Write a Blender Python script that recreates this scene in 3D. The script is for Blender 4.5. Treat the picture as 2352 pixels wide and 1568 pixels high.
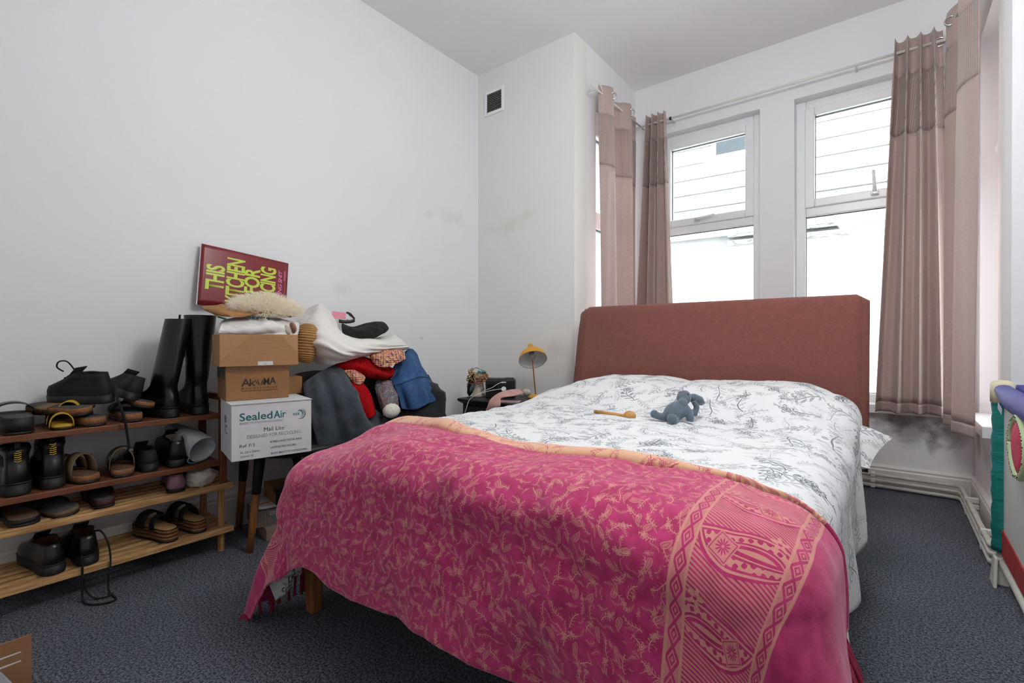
import bpy, bmesh, math, random
import numpy as np
from mathutils import Vector, Matrix, Euler, noise as mnoise

for _o in list(bpy.data.objects):
    bpy.data.objects.remove(_o)
SC = bpy.context.scene
COL = SC.collection
random.seed(7)
PI = math.pi

# ------------------------------------------------------------------ camera
CAM_H = 0.86
_cam = bpy.data.cameras.new('camera')
_cam.sensor_fit = 'HORIZONTAL'
_cam.sensor_width = 36.0
_cam.lens = 36.0 * 1100.0 / 2352.0
_cam.clip_start = 0.02
camera = bpy.data.objects.new('camera', _cam)
COL.objects.link(camera)
camera.location = (0, 0, CAM_H)
camera.rotation_euler = Euler((PI / 2 - 0.0035, 0, 0.665), 'XYZ')
SC.camera = camera

# ------------------------------------------------------------------ view / world / light
SC.view_settings.view_transform = 'Standard'
SC.view_settings.look = 'None'
SC.view_settings.gamma = 1.0
SC.view_settings.use_curve_mapping = False
SC.view_settings.exposure = 0.08
SC.cycles.use_denoising = True
SC.cycles.max_bounces = 14
SC.cycles.diffuse_bounces = 10
SC.cycles.transparent_max_bounces = 12
SC.cycles.sample_clamp_indirect = 6.0
SKY = 14.0
world = bpy.data.worlds.new('overcast_sky')
SC.world = world
world.use_nodes = True
_bg = world.node_tree.nodes['Background']
_bg.inputs[0].default_value = (0.90, 0.95, 1.0, 1)
_bg.inputs[1].default_value = SKY

# room dimensions (metres)
XL, YB, XP, YW, XR, ZC = -2.376, 2.625, -1.557, 3.545, 0.373, 2.80
XE, YR = 1.55, -1.75          # east wall and rear wall, outside the frame

def portal(loc, rot, sx, sy):
    l = bpy.data.lights.new('daylight_portal', 'AREA')
    l.shape = 'RECTANGLE'; l.size = sx; l.size_y = sy
    l.cycles.is_portal = True
    o = bpy.data.objects.new('daylight_portal', l)
    o.location = loc; o.rotation_euler = rot
    COL.objects.link(o)
    return o
portal((-1.04, YW + .24, 1.45), (PI / 2, 0, PI), .8, 2.0)
portal((-.112, YW + .24, 1.45), (PI / 2, 0, PI), .8, 2.0)
portal((XP - .22, 3.15, 1.45), (PI / 2, 0, -PI / 2), .7, 2.0)
portal((XR + .22, 3.15, 1.45), (PI / 2, 0, PI / 2), .7, 2.0)

# ------------------------------------------------------------------ helpers: node expressions
def lin(c):
    if isinstance(c, str):
        c = [int(c[i:i + 2], 16) for i in (1, 3, 5)]
    o = []
    for v in c[:3]:
        v = v / 255.0
        o.append(v / 12.92 if v <= .04045 else ((v + .055) / 1.055) ** 2.4)
    return (o[0], o[1], o[2], 1.0)

class Ex:
    def __init__(s, nt, k): s.nt = nt; s.k = k
    def m(s, op, *a, clamp=False):
        n = s.nt.nodes.new('ShaderNodeMath'); n.operation = op; n.use_clamp = clamp
        for i, v in enumerate((s,) + a):
            if isinstance(v, Ex): s.nt.links.new(v.k, n.inputs[i])
            else: n.inputs[i].default_value = v
        return Ex(s.nt, n.outputs[0])
    def __add__(s, b): return s.m('ADD', b)
    __radd__ = __add__
    def __sub__(s, b): return s.m('SUBTRACT', b)
    def __rsub__(s, b): return (s * -1.0) + b
    def __mul__(s, b): return s.m('MULTIPLY', b)
    __rmul__ = __mul__
    def __truediv__(s, b): return s.m('DIVIDE', b)
    def __neg__(s): return s * -1.0
    def lt(s, b): return s.m('LESS_THAN', b)
    def gt(s, b): return s.m('GREATER_THAN', b)
    def abs(s): return s.m('ABSOLUTE')
    def sqrt(s): return s.m('SQRT')
    def sin(s): return s.m('SINE')
    def cos(s): return s.m('COSINE')
    def fract(s): return s.m('FRACT')
    def floor(s): return s.m('FLOOR')
    def max(s, b): return s.m('MAXIMUM', b)
    def min(s, b): return s.m('MINIMUM', b)
    def pow(s, b): return s.m('POWER', b)
    def clamp(s): return s.m('ADD', 0.0, clamp=True)
    def ramp(s, a, b):
        n = s.nt.nodes.new('ShaderNodeMapRange'); n.interpolation_type = 'SMOOTHSTEP'
        s.nt.links.new(s.k, n.inputs[0]); n.inputs[1].default_value = a; n.inputs[2].default_value = b
        return Ex(s.nt, n.outputs[0])
    def band(s, a, b): return s.gt(a) * s.lt(b)

def atan2(a, b): return a.m('ARCTAN2', b)

def coords(nt, kind='UV'):
    n = nt.nodes.new('ShaderNodeTexCoord')
    sp = nt.nodes.new('ShaderNodeSeparateXYZ')
    nt.links.new(n.outputs[kind], sp.inputs[0])
    return [Ex(nt, sp.outputs[i]) for i in range(3)]

def vec(nt, x, y, z=0.0):
    n = nt.nodes.new('ShaderNodeCombineXYZ')
    for i, v in enumerate((x, y, z)):
        if isinstance(v, Ex): nt.links.new(v.k, n.inputs[i])
        else: n.inputs[i].default_value = v
    return n.outputs[0]

def noise_tex(nt, v, scale, detail=2.0, rough=.5, dist=0.0):
    n = nt.nodes.new('ShaderNodeTexNoise')
    if v is not None: nt.links.new(v, n.inputs['Vector'])
    n.inputs['Scale'].default_value = scale; n.inputs['Detail'].default_value = detail
    n.inputs['Roughness'].default_value = rough; n.inputs['Distortion'].default_value = dist
    return Ex(nt, n.outputs[0])

def cells(nt, x, y, rnd=.8):
    """2-D Voronoi cells: local offset from the cell's centre and three random numbers."""
    n = nt.nodes.new('ShaderNodeTexVoronoi'); n.voronoi_dimensions = '2D'
    n.inputs['Scale'].default_value = 1.0; n.inputs['Randomness'].default_value = rnd
    nt.links.new(vec(nt, x, y), n.inputs['Vector'])
    sp = nt.nodes.new('ShaderNodeSeparateXYZ'); nt.links.new(n.outputs['Position'], sp.inputs[0])
    sc = nt.nodes.new('ShaderNodeSeparateXYZ'); nt.links.new(n.outputs['Color'], sc.inputs[0])
    return x - Ex(nt, sp.outputs[0]), y - Ex(nt, sp.outputs[1]), Ex(nt, sc.outputs[0]), Ex(nt, sc.outputs[1]), Ex(nt, sc.outputs[2])

def turn(lx, ly, ang):
    c, s = ang.cos(), ang.sin()
    return lx * c + ly * s, ly * c - lx * s

def mixc(nt, fac, a, b):
    n = nt.nodes.new('ShaderNodeMix'); n.data_type = 'RGBA'
    for i, v in ((6, a), (7, b)):
        if hasattr(v, 'is_linked'): nt.links.new(v, n.inputs[i])
        else: n.inputs[i].default_value = v
    if isinstance(fac, Ex): nt.links.new(fac.k, n.inputs[0])
    else: n.inputs[0].default_value = fac
    return n.outputs[2]

MATS = {}
def base_mat(name):
    m = bpy.data.materials.new(name); m.use_nodes = True
    nt = m.node_tree
    return m, nt, nt.nodes['Principled BSDF'], nt.nodes['Material Output']

def set_bump(nt, bs, h, strength=.3, dist=.002):
    b = nt.nodes.new('ShaderNodeBump'); b.inputs['Strength'].default_value = strength
    b.inputs['Distance'].default_value = dist
    nt.links.new(h.k, b.inputs['Height']); nt.links.new(b.outputs[0], bs.inputs['Normal'])

def M(name, col, rough=.6, var=.12, scale=14.0, bump=0.0, bscale=None, bdist=.002, metal=0.0, sheen=0.0, spec=.5, col2=None, stretch=None, trans=0.0, emit=None):
    """plain procedural material: noise-varied colour, optional relief."""
    if name in MATS: return MATS[name]
    m, nt, bs, out = base_mat(name)
    c = lin(col)
    tc = nt.nodes.new('ShaderNodeTexCoord'); v = tc.outputs['Object']
    if stretch:
        mp = nt.nodes.new('ShaderNodeMapping'); mp.inputs['Scale'].default_value = stretch
        nt.links.new(v, mp.inputs[0]); v = mp.outputs[0]
    f = noise_tex(nt, v, scale, 3.0, .55).ramp(.3, .7)
    c2 = lin(col2) if col2 else tuple(max(0, x * (1 - var)) for x in c[:3]) + (1,)
    nt.links.new(mixc(nt, f, c, c2), bs.inputs['Base Color'])
    bs.inputs['Roughness'].default_value = rough; bs.inputs['Metallic'].default_value = metal
    bs.inputs['Specular IOR Level'].default_value = spec
    if sheen:
        bs.inputs['Sheen Weight'].default_value = sheen; bs.inputs['Sheen Roughness'].default_value = .4
    if bump: set_bump(nt, bs, noise_tex(nt, v, bscale or scale * 6, 3.0, .6), bump, bdist)
    if trans:
        tr = nt.nodes.new('ShaderNodeBsdfTranslucent'); tr.inputs[0].default_value = c
        mx = nt.nodes.new('ShaderNodeMixShader'); mx.inputs[0].default_value = trans
        nt.links.new(bs.outputs[0], mx.inputs[1]); nt.links.new(tr.outputs[0], mx.inputs[2]); nt.links.new(mx.outputs[0], out.inputs[0])
    MATS[name] = m
    return m

# ------------------------------------------------------------------ helpers: objects
def link(o, parent=None):
    COL.objects.link(o)
    if parent is not None: o.parent = parent
    return o

def tag(o, label=None, cat=None, group=None, kind=None):
    if label: o['label'] = label
    if cat: o['category'] = cat
    if group: o['group'] = group
    if kind: o['kind'] = kind
    return o

def empty(name, loc=(0, 0, 0), rot=(0, 0, 0), label=None, cat=None, group=None, kind=None):
    o = bpy.data.objects.new(name, None); o.empty_display_size = .05
    o.location = loc; o.rotation_euler = rot
    link(o)
    return tag(o, label, cat, group, kind)

def obj(name, verts, faces, mat, parent=None, smooth=False, uvs=None, loc=None, rot=None):
    me = bpy.data.meshes.new(name)
    me.from_pydata([tuple(map(float, v)) for v in verts], [], faces)
    if uvs is not None:
        ul = me.uv_layers.new(name='UVMap')
        li = np.zeros(len(me.loops), dtype=np.int32); me.loops.foreach_get('vertex_index', li)
        ul.data.foreach_set('uv', np.asarray(uvs, dtype=np.float32)[li].ravel())
    me.materials.append(mat)
    if smooth: me.polygons.foreach_set('use_smooth', [True] * len(me.polygons))
    me.update()
    o = bpy.data.objects.new(name, me)
    if loc is not None: o.location = loc
    if rot is not None: o.rotation_euler = rot
    return link(o, parent)

class MB:
    """collects shapes of ONE piece into one mesh."""
    def __init__(s): s.v = []; s.f = []
    def add(s, v, f):
        k = len(s.v); s.v += [tuple(p) for p in v]; s.f += [tuple(i + k for i in q) for q in f]; return s
    def box(s, x0, x1, y0, y1, z0, z1, M4=None):
        v = [(x, y, z) for x in (x0, x1) for y in (y0, y1) for z in (z0, z1)]
        if M4 is not None: v = [tuple(M4 @ Vector(p)) for p in v]
        return s.add(v, [(0, 1, 3, 2), (4, 6, 7, 5), (0, 4, 5, 1), (2, 3, 7, 6), (0, 2, 6, 4), (1, 5, 7, 3)])
    def loft(s, rings, close=True, cap=True):
        n = len(rings[0]); k = len(s.v); f = []
        for i in range(len(rings) - 1):
            for j in range(n if close else n - 1):
                a = i * n + j; b = i * n + (j + 1) % n
                f.append((a, b, b + n, a + n))
        if cap and close:
            f.append(tuple(range(n))[::-1]); f.append(tuple((len(rings) - 1) * n + j for j in range(n)))
        return s.add([p for r in rings for p in r], f)
    def tube(s, pts, r, n=8, cap=True):
        pts = [Vector(p) for p in pts]; rings = []
        rr = r if isinstance(r, (list, tuple)) else [r] * len(pts)
        up = Vector((0, 0, 1)); prev = None
        for i, p in enumerate(pts):
            d = (pts[min(i + 1, len(pts) - 1)] - pts[max(i - 1, 0)])
            if d.length < 1e-9: d = Vector((0, 0, 1))
            d.normalize()
            if prev is None:
                a = up if abs(d.z) < .9 else Vector((1, 0, 0)); x = d.cross(a).normalized()
            else:
                x = (prev - d * prev.dot(d))
                x = x.normalized() if x.length > 1e-6 else d.orthogonal().normalized()
            prev = x; y = d.cross(x)
            rings.append([p + (x * math.cos(2 * PI * j / n) + y * math.sin(2 * PI * j / n)) * rr[i] for j in range(n)])
        return s.loft(rings, True, cap)
    def lathe(s, prof, n=24, M4=None, cap=True):
        rings = [[Vector((r * math.cos(2 * PI * j / n), r * math.sin(2 * PI * j / n), z)) for j in range(n)] for r, z in prof]
        if M4 is not None: rings = [[M4 @ p for p in q] for q in rings]
        return s.loft(rings, True, cap)
    def ell(s, c, r, n=14, m=9, M4=None):
        pr = [(max(1e-4, math.sin(PI * i / m)), -math.cos(PI * i / m)) for i in range(m + 1)]
        T = Matrix.Translation(c) @ (M4 if M4 is not None else Matrix()) @ Matrix.Diagonal((r[0], r[1], r[2], 1))
        return s.lathe(pr, n, T)
    def prism(s, poly, z0, z1, M4=None):
        n = len(poly)
        rings = [[Vector((x, y, z)) for x, y in poly] for z in (z0, z1)]
        if M4 is not None: rings = [[M4 @ p for p in q] for q in rings]
        return s.loft(rings, True, True)
    def build(s, name, mat, parent=None, smooth=False, bevel=0.0, loc=None, rot=None, segs=2):
        o = obj(name, s.v, s.f, mat, parent, smooth, None, loc, rot)
        fixn(o.data)
        if bevel:
            md = o.modifiers.new('bevel', 'BEVEL'); md.width = bevel; md.segments = segs; md.limit_method = 'ANGLE'; md.angle_limit = .6
        return o

def fixn(me):
    bm = bmesh.new(); bm.from_mesh(me); bmesh.ops.recalc_face_normals(bm, faces=bm.faces); bm.to_mesh(me); bm.free()

def box(name, x0, x1, y0, y1, z0, z1, mat, parent=None, bevel=0.0):
    return MB().box(x0, x1, y0, y1, z0, z1).build(name, mat, parent, bevel=bevel)

def smooth_path(pts, n=8):
    """Catmull-Rom through points."""
    P = [Vector(p) for p in pts]; out = []
    for i in range(len(P) - 1):
        p0, p1, p2, p3 = P[max(i - 1, 0)], P[i], P[i + 1], P[min(i + 2, len(P) - 1)]
        for k in range(n):
            t = k / n
            out.append(.5 * ((2 * p1) + (p2 - p0) * t + (2 * p0 - 5 * p1 + 4 * p2 - p3) * t * t + (3 * p1 - p0 - 3 * p2 + p3) * t ** 3))
    out.append(P[-1]); return out

def _cr(n, m):
    """matrix that samples m points along a Catmull-Rom spline of n control points."""
    B = np.zeros((m, n))
    for k in range(m):
        t = k / (m - 1) * (n - 1); i = min(int(t), n - 2); t -= i
        w = (-.5 * t + t * t - .5 * t ** 3, 1 - 2.5 * t * t + 1.5 * t ** 3, .5 * t + 2 * t * t - 1.5 * t ** 3, -.5 * t * t + .5 * t ** 3)
        for q, ww in zip((i - 1, i, i + 1, i + 2), w): B[k, min(max(q, 0), n - 1)] += ww
    return B

def patch(name, ctrl, mat, parent=None, nu=40, nv=40, wr=0.0, wscale=9.0, seed=0, thick=.004, uvscale=None, fold=None, sub=0):
    """cloth patch through a grid of control points, with wrinkles and thickness."""
    C = np.array(ctrl, float); R, Cc = C.shape[:2]
    G = np.einsum('ar,rcx,bc->abx', _cr(R, nv), C, _cr(Cc, nu))
    du = np.gradient(G, axis=1); dv = np.gradient(G, axis=0); N = np.cross(du, dv)
    N /= np.linalg.norm(N, axis=2, keepdims=True) + 1e-9
    if wr:
        for a in range(nv):
            for b in range(nu):
                p = G[a, b] * wscale + seed * 3.7
                G[a, b] += N[a, b] * wr * mnoise.fractal(Vector(p), 1.0, 2.0, 3)
    if fold is not None:
        for a in range(nv):
            for b in range(nu): G[a, b] += N[a, b] * fold(b / (nu - 1), a / (nv - 1))
    f = [(a * nu + b, a * nu + b + 1, a * nu + b + nu + 1, a * nu + b + nu) for a in range(nv - 1) for b in range(nu - 1)]
    lu = np.linalg.norm(np.diff(G, axis=1), axis=2).sum(1).mean(); lv = np.linalg.norm(np.diff(G, axis=0), axis=2).sum(0).mean()
    uv = [(b / (nu - 1) * lu, a / (nv - 1) * lv) for a in range(nv) for b in range(nu)]
    o = obj(name, G.reshape(-1, 3), f, mat, parent, True, uv)
    if thick:
        md = o.modifiers.new('thickness', 'SOLIDIFY'); md.thickness = thick; md.offset = 0
    return o

def blob(name, mat, parent=None, c=(0, 0, 0), r=(1, 1, 1), rot=(0, 0, 0), amp=.1, sc=3.0, seed=0, n=28, m=18, sq=1.0, fn=None):
    """soft irregular body (stuffed cloth)."""
    v = []; f = []
    E4 = Euler(rot).to_matrix()
    for i in range(m + 1):
        th = PI * i / m
        for j in range(n):
            ph = 2 * PI * j / n
            d = Vector((math.sin(th) * math.cos(ph), math.sin(th) * math.sin(ph), math.cos(th)))
            q = Vector([math.copysign(abs(t) ** sq, t) for t in d])
            k = 1 + amp * mnoise.fractal(d * sc + Vector((seed * 2.3, seed, -seed)), 1.0, 2.0, 3)
            p = Vector((q.x * r[0], q.y * r[1], q.z * r[2])) * k
            if fn: p = fn(p)
            v.append(Vector(c) + E4 @ p)
    for i in range(m):
        for j in range(n):
            f.append((i * n + j, i * n + (j + 1) % n, (i + 1) * n + (j + 1) % n, (i + 1) * n + j))
    o = obj(name, v, f, mat, parent, True); fixn(o.data); return o

def lettering(parent, text, size, loc, rot, mat, sx=1.0, weight=0.0, align='LEFT', name='lettering', shear=0.0, space=1.0):
    """flat print on a surface: Blender's built-in font turned into a thin mesh."""
    cu = bpy.data.curves.new('lettering', 'FONT'); cu.body = text; cu.size = size; cu.align_x = align
    cu.offset = weight; cu.shear = shear; cu.space_character = space; cu.resolution_u = 3
    t = bpy.data.objects.new('lettering_curve', cu); COL.objects.link(t)
    dg = bpy.context.evaluated_depsgraph_get()
    me = bpy.data.meshes.new_from_object(t.evaluated_get(dg))
    bpy.data.objects.remove(t); bpy.data.curves.remove(cu)
    me.materials.clear(); me.materials.append(mat)
    o = bpy.data.objects.new(name, me); o.location = loc; o.rotation_euler = rot; o.scale = (sx, 1, 1)
    return link(o, parent)

def rounded_poly(x0, x1, y0, y1, r, n=5):
    out = []
    for cx, cy, a0 in ((x1 - r, y1 - r, 0), (x0 + r, y1 - r, PI / 2), (x0 + r, y0 + r, PI), (x1 - r, y0 + r, 1.5 * PI)):
        for k in range(n + 1):
            a = a0 + PI / 2 * k / n; out.append((cx + r * math.cos(a), cy + r * math.sin(a)))
    return out
# ------------------------------------------------------------------ surfaces
def wall_mat(name, col, stains=()):
    m, nt, bs, out = base_mat(name)
    x, y, z = coords(nt, 'Object')
    v = vec(nt, x, y, z)
    n1 = noise_tex(nt, v, 1.3, 3.0, .5).ramp(.25, .75)
    c = mixc(nt, n1, lin(col), tuple(t * .975 for t in lin(col)[:3]) + (1,))
    nz = noise_tex(nt, v, 9.0, 5.0, .65, .6)
    for (sx, sy, sz), (rx, ry, rz), st, sc in stains:
        dx, dy, dz = (x - sx) / rx, (y - sy) / ry, (z - sz) / rz
        d = (dx * dx + dy * dy + dz * dz).sqrt()
        f = (d * -1.0 + 1.0 + (nz - .5) * 1.5).ramp(.1, 1.0) * st
        c = mixc(nt, f, c, lin(sc))
    nt.links.new(c, bs.inputs['Base Color'])
    bs.inputs['Roughness'].default_value = .75; bs.inputs['Specular IOR Level'].default_value = .25
    set_bump(nt, bs, noise_tex(nt, v, 60.0, 4.0, .6), .12, .003)
    return m

PAINT = (236, 236, 238)
MW_LEFT = wall_mat('paint_left_wall', PAINT, [((XL, 1.504, 1.145), (.2, .09, .06), .2, (196, 184, 160)), ((XL, 2.36, 1.70), (.2, .22, .09), .25, (200, 192, 178)),
                                              ((XL, 2.15, 1.69), (.2, .06, .05), .25, (200, 192, 178)), ((XL, 2.08, .87), (.2, .03, .02), .4, (150, 145, 140))])
MW_BACK = wall_mat('paint_back_wall', (233, 232, 229), [((-2.10, YB, 1.66), (.30, .2, .10), .3, (204, 196, 178)), ((-1.93, YB, 1.71), (.10, .2, .05), .25, (204, 196, 178)), ((-1.70, YB, .80), (.16, .2, .10), .25, (190, 178, 150))])
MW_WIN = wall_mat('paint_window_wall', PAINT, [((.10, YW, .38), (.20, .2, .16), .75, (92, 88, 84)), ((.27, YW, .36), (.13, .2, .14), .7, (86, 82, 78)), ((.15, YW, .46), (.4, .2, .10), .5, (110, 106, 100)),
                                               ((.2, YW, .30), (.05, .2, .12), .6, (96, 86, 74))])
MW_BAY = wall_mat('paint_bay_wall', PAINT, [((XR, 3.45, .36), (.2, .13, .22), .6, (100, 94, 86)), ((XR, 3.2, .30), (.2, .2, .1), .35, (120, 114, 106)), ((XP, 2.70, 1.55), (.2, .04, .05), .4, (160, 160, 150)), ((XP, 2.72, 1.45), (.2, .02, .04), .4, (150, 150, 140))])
MW_PLAIN = wall_mat('paint_plain_wall', PAINT)
MCEIL = wall_mat('paint_ceiling', (236, 235, 233))

def carpet_mat():
    m, nt, bs, out = base_mat('speckled_carpet')
    x, y, z = coords(nt, 'Object'); v = vec(nt, x, y, z)
    a = noise_tex(nt, v, 150.0, 2.0, .7); b = noise_tex(nt, v, 330.0, 2.0, .7); w = noise_tex(nt, v, 2.0, 3.0, .6)
    c = mixc(nt, a.ramp(.38, .62), lin((62, 66, 74)), lin((126, 131, 141)))
    c = mixc(nt, b.ramp(.60, .70), c, lin((196, 200, 208)))
    c = mixc(nt, b.ramp(.42, .30), c, lin((34, 37, 42)))
    c = mixc(nt, w.ramp(.3, .7) * .25, c, lin((64, 66, 70)))
    nt.links.new(c, bs.inputs['Base Color'])
    bs.inputs['Roughness'].default_value = .95; bs.inputs['Specular IOR Level'].default_value = .1
    set_bump(nt, bs, a + b, .9, .006)
    return m
MCARPET = carpet_mat()
MUPVC = M('white_upvc', (238, 240, 242), .3, .03, 5)
MGLOSS = M('white_gloss_paint', (226, 224, 219), .35, .08, 12, bump=.05)
MPIPE = M('painted_pipe', (205, 202, 194), .45, .22, 22, bump=.15, bscale=60)

# ------------------------------------------------------------------ shell
def struct(o): o['kind'] = 'structure'; return o
T = .16
struct(MB().box(XL - T, XE + T, YR - T, YB + T, -.12, 0).box(XP - .28, XR + .28, YB + T, YW + .28, -.12, 0).build('floor', MCARPET))
struct(MB().box(XL - T, XE + T, YR - T, YB + T, ZC, ZC + .15).box(XP - .28, XR + .28, YB + T, YW + .28, ZC, ZC + .15).build('ceiling', MCEIL))
struct(box('wall_left', XL - T, XL, YR - T, YB + T, 0, ZC, MW_LEFT))
struct(box('wall_back', XL, XP, YB, YB + T, 0, ZC, MW_BACK))
struct(box('wall_back_right', XR, XE + T, YB, YB + T, 0, ZC, MW_PLAIN))
struct(box('wall_right', XE, XE + T, YR - T, YB, 0, ZC, MW_PLAIN))
struct(box('wall_rear', XL, XE, YR - T, YR, 0, ZC, MW_PLAIN))

WZ0, WZ1 = .48, 2.404                # window opening heights
WT = .28                             # thickness of the bay walls
L0, L1, R0, R1 = -1.405, -.675, -.475, .222
m = MB()
for a, b in ((XP - WT, L0), (L1, R0), (R1, XR + WT)): m.box(a, b, YW, YW + WT, 0, ZC)
for a, b in ((L0, L1), (R0, R1)):
    m.box(a, b, YW, YW + WT, 0, WZ0); m.box(a, b, YW, YW + WT, WZ1, ZC)
struct(m.build('wall_window', MW_WIN))
S0, S1 = 2.905, 3.42
for nm, xa, xb in (('wall_bay_left', XP - WT, XP), ('wall_bay_right', XR, XR + WT)):
    m = MB(); ys = YB + T
    if nm == 'wall_bay_right': ys = YB + T
    m.box(xa, xb, ys, S0, 0, ZC); m.box(xa, xb, S1, YW, 0, ZC); m.box(xa, xb, S0, S1, 0, WZ0); m.box(xa, xb, S0, S1, WZ1, ZC)
    struct(m.build(nm, MW_BAY))

# ------------------------------------------------------------------ windows
def glass_mat():
    m, nt, bs, out = base_mat('window_glass')
    nt.nodes.remove(bs)
    tr = nt.nodes.new('ShaderNodeBsdfTransparent'); gl = nt.nodes.new('ShaderNodeBsdfGlossy'); gl.inputs['Roughness'].default_value = .02
    fr = nt.nodes.new('ShaderNodeFresnel'); fr.inputs[0].default_value = 1.45
    x, y, z = coords(nt, 'Object')
    tr.inputs[0].default_value = (.97, .985, .98, 1)
    mx = nt.nodes.new('ShaderNodeMixShader'); nt.links.new((Ex(nt, fr.outputs[0]) * .8).k, mx.inputs[0])
    nt.links.new(tr.outputs[0], mx.inputs[1]); nt.links.new(gl.outputs[0], mx.inputs[2]); nt.links.new(mx.outputs[0], out.inputs[0])
    return m
MGLASS = glass_mat()
MDARK = M('dark_gasket', (40, 42, 44), .6)
MCHROME = M('polished_chrome', (210, 212, 214), .15, .02, metal=1.0)

def frame_mb(w, z0, z1, t, d0, d1):
    m = MB()
    m.box(-w, -w + t, d0, d1, z0, z1); m.box(w - t, w, d0, d1, z0, z1)
    m.box(-w + t, w - t, d0, d1, z0, z0 + t); m.box(-w + t, w - t, d0, d1, z1 - t, z1)
    return m

def window(name, loc, rz, width, handle_tilt, zt=1.685):
    """local: x along the wall, +y outwards, window plane at y=0.08..0.15"""
    w = empty(name, loc, (0, 0, rz), kind='structure')
    h = width / 2
    frame_mb(h, WZ0, WZ1, .055, .08, .15).box(-h + .055, h - .055, .08, .15, zt - .03, zt + .03).build('window_frame', MUPVC, w, bevel=.006)
    frame_mb(h - .05, zt + .025, WZ1 - .05, .055, .065, .14).build('opening_sash', MUPVC, w, bevel=.008)
    MB().box(-h + .1, h - .1, .105, .112, zt + .075, WZ1 - .1).build('pane', MGLASS, w)
    MB().box(-h + .05, h - .05, .105, .112, WZ0 + .05, zt - .028).build('pane', MGLASS, w)
    g = frame_mb(h - .102, zt + .078, WZ1 - .102, .006, .1, .118); g.build('gasket', MDARK, w)
    g = frame_mb(h - .052, WZ0 + .052, zt - .028, .006, .1, .118); g.build('gasket', MDARK, w)
    # plaster beads at the reveal edges and inner board
    b = MB().box(-h - .02, h + .02, -.05, -.0005, WZ0 - .045, WZ0 + .004).box(-h + .001, h - .001, -.0005, .0795, WZ0 + .0005, WZ0 + .004).build('sill', MUPVC, w, bevel=.004)
    hd = empty('handle'); hd.parent = w; hd.location = (handle_tilt[0], .055, zt + .055)
    MB().box(-.02, .02, -.014, .006, -.012, .012).build('handle_base', MUPVC, hd, bevel=.004)
    MB().tube([(0, -.018, 0), (0, -.03, .0)], .009, 10).build('handle_lock', MCHROME, hd)
    a = handle_tilt[1]
    MB().tube([(0, -.026, 0), (math.cos(a) * .06, -.032, math.sin(a) * .06), (math.cos(a) * .13, -.03, math.sin(a) * .13)], [.011, .009, .008], 8).build('handle_lever', MUPVC, hd, True)
    return w
window('window_1', ((L0 + L1) / 2, YW, 0), 0, L1 - L0, (-.06, .1))
window('window_2', ((R0 + R1) / 2, YW, 0), 0, R1 - R0, (.065, 1.62))
window('window_3', (XP, (S0 + S1) / 2, 0), PI / 2, S1 - S0, (0, .1))
window('window_4', (XR, (S0 + S1) / 2, 0), -PI / 2, S1 - S0, (0, .1))

# skirting boards with moulded top
def skirting(name, p0, p1, n, h=.105):
    """board along p0->p1, n = unit normal into the room"""
    m = MB(); prof = [(0, 0), (.02, 0), (.02, h - .03), (.016, h - .022), (.018, h - .012), (.008, h), (0, h)]
    rings = []
    for p in (p0, p1): rings.append([(p[0] + n[0] * a, p[1] + n[1] * a, z) for a, z in prof])
    m.loft(rings); return struct(m.build(name, MGLOSS))
skirting('baseboard_left', (XL, YR), (XL, YB), (1, 0), .16)
skirting('baseboard_back', (XL, YB), (XP, YB), (0, -1), .16)
skirting('baseboard_window', (XP, YW), (XR, YW), (0, -1), .13)
skirting('baseboard_bay_right', (XR, YW), (XR, YB), (-1, 0), .13)
skirting('baseboard_bay_left', (XP, YB), (XP, YW), (1, 0), .13)
skirting('baseboard_back_right', (XR, YB), (XE, YB), (0, -1), .13)

# heating pipes around the bay, three stacked
for i, (z, ds) in enumerate(((.079, 'upper'), (.048, 'middle'), (.017, 'lower'))):
    a, rr = .062, .0105
    pts = [(XP + .05, YW - a, z), (XR - a - .05, YW - a, z), (XR - a - .02, YW - a - .006, z), (XR - a - .006, YW - a - .02, z), (XR - a, YW - a - .05, z), (XR - a, YB + .06, z),
           (XR - a, YB - .07, z), (XR - a + .02, YB - .09, z), (XE - .05, YB - .09, z)]
    p = MB().tube(pts, rr, 12).build('heating_pipe', MPIPE, smooth=True)
    tag(p, f'{ds} of the three white painted heating pipes running around the bay', 'pipe', 'heating pipes around the bay')
    for cx, cy in ((-.07, YW - a),) if i == 0 else ():
        pass
    for q, (cx, cy, ax) in enumerate(((-.065, YW - a, 0), (XR - a, 3.22, 1), (XR - a, 2.72, 1))):
        w = .011
        b = MB()
        if ax == 0: b.box(cx - w, cx + w, cy - .0125, cy + .04, z - .0125, z + .0125)
        else: b.box(cx - .0125, cx + .04, cy - w, cy + w, z - .0125, z + .0125)
        b.build('pipe_clip', MGLOSS, p, bevel=.004)
# little cable in the right bay corner
c = MB().tube(smooth_path([(XR - .06, YW - .05, .47), (XR - .03, YW - .03, .40), (XR - .012, YW - .012, .35), (XR - .012, YW - .012, .14)], 5), .0035, 6).build('corner_cable', MGLOSS, smooth=True)
tag(c, 'thin white cable running down the corner under the bay window', 'cable')

# air vent on the back wall
v = empty('air_vent', (-2.215, YB, 2.56), label='square white air vent with dark louvres high on the wall', cat='vent')
frame_mb(.09, -.085, .09, .022, -.012, 0).build('vent_frame', MUPVC, v, bevel=.004)
b = MB()
for k in range(10):
    z = -.058 + k * .0125
    b.box(-.066, .066, -.008, -.003, z, z + .0055)
tag(b.build('louvre', M('vent_louvre', (92, 92, 92), .5), v), kind='stuff')
MB().box(-.068, .068, -.003, -.001, -.063, .068).build('vent_backing', M('vent_dark', (14, 14, 14), .8), v)

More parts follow.
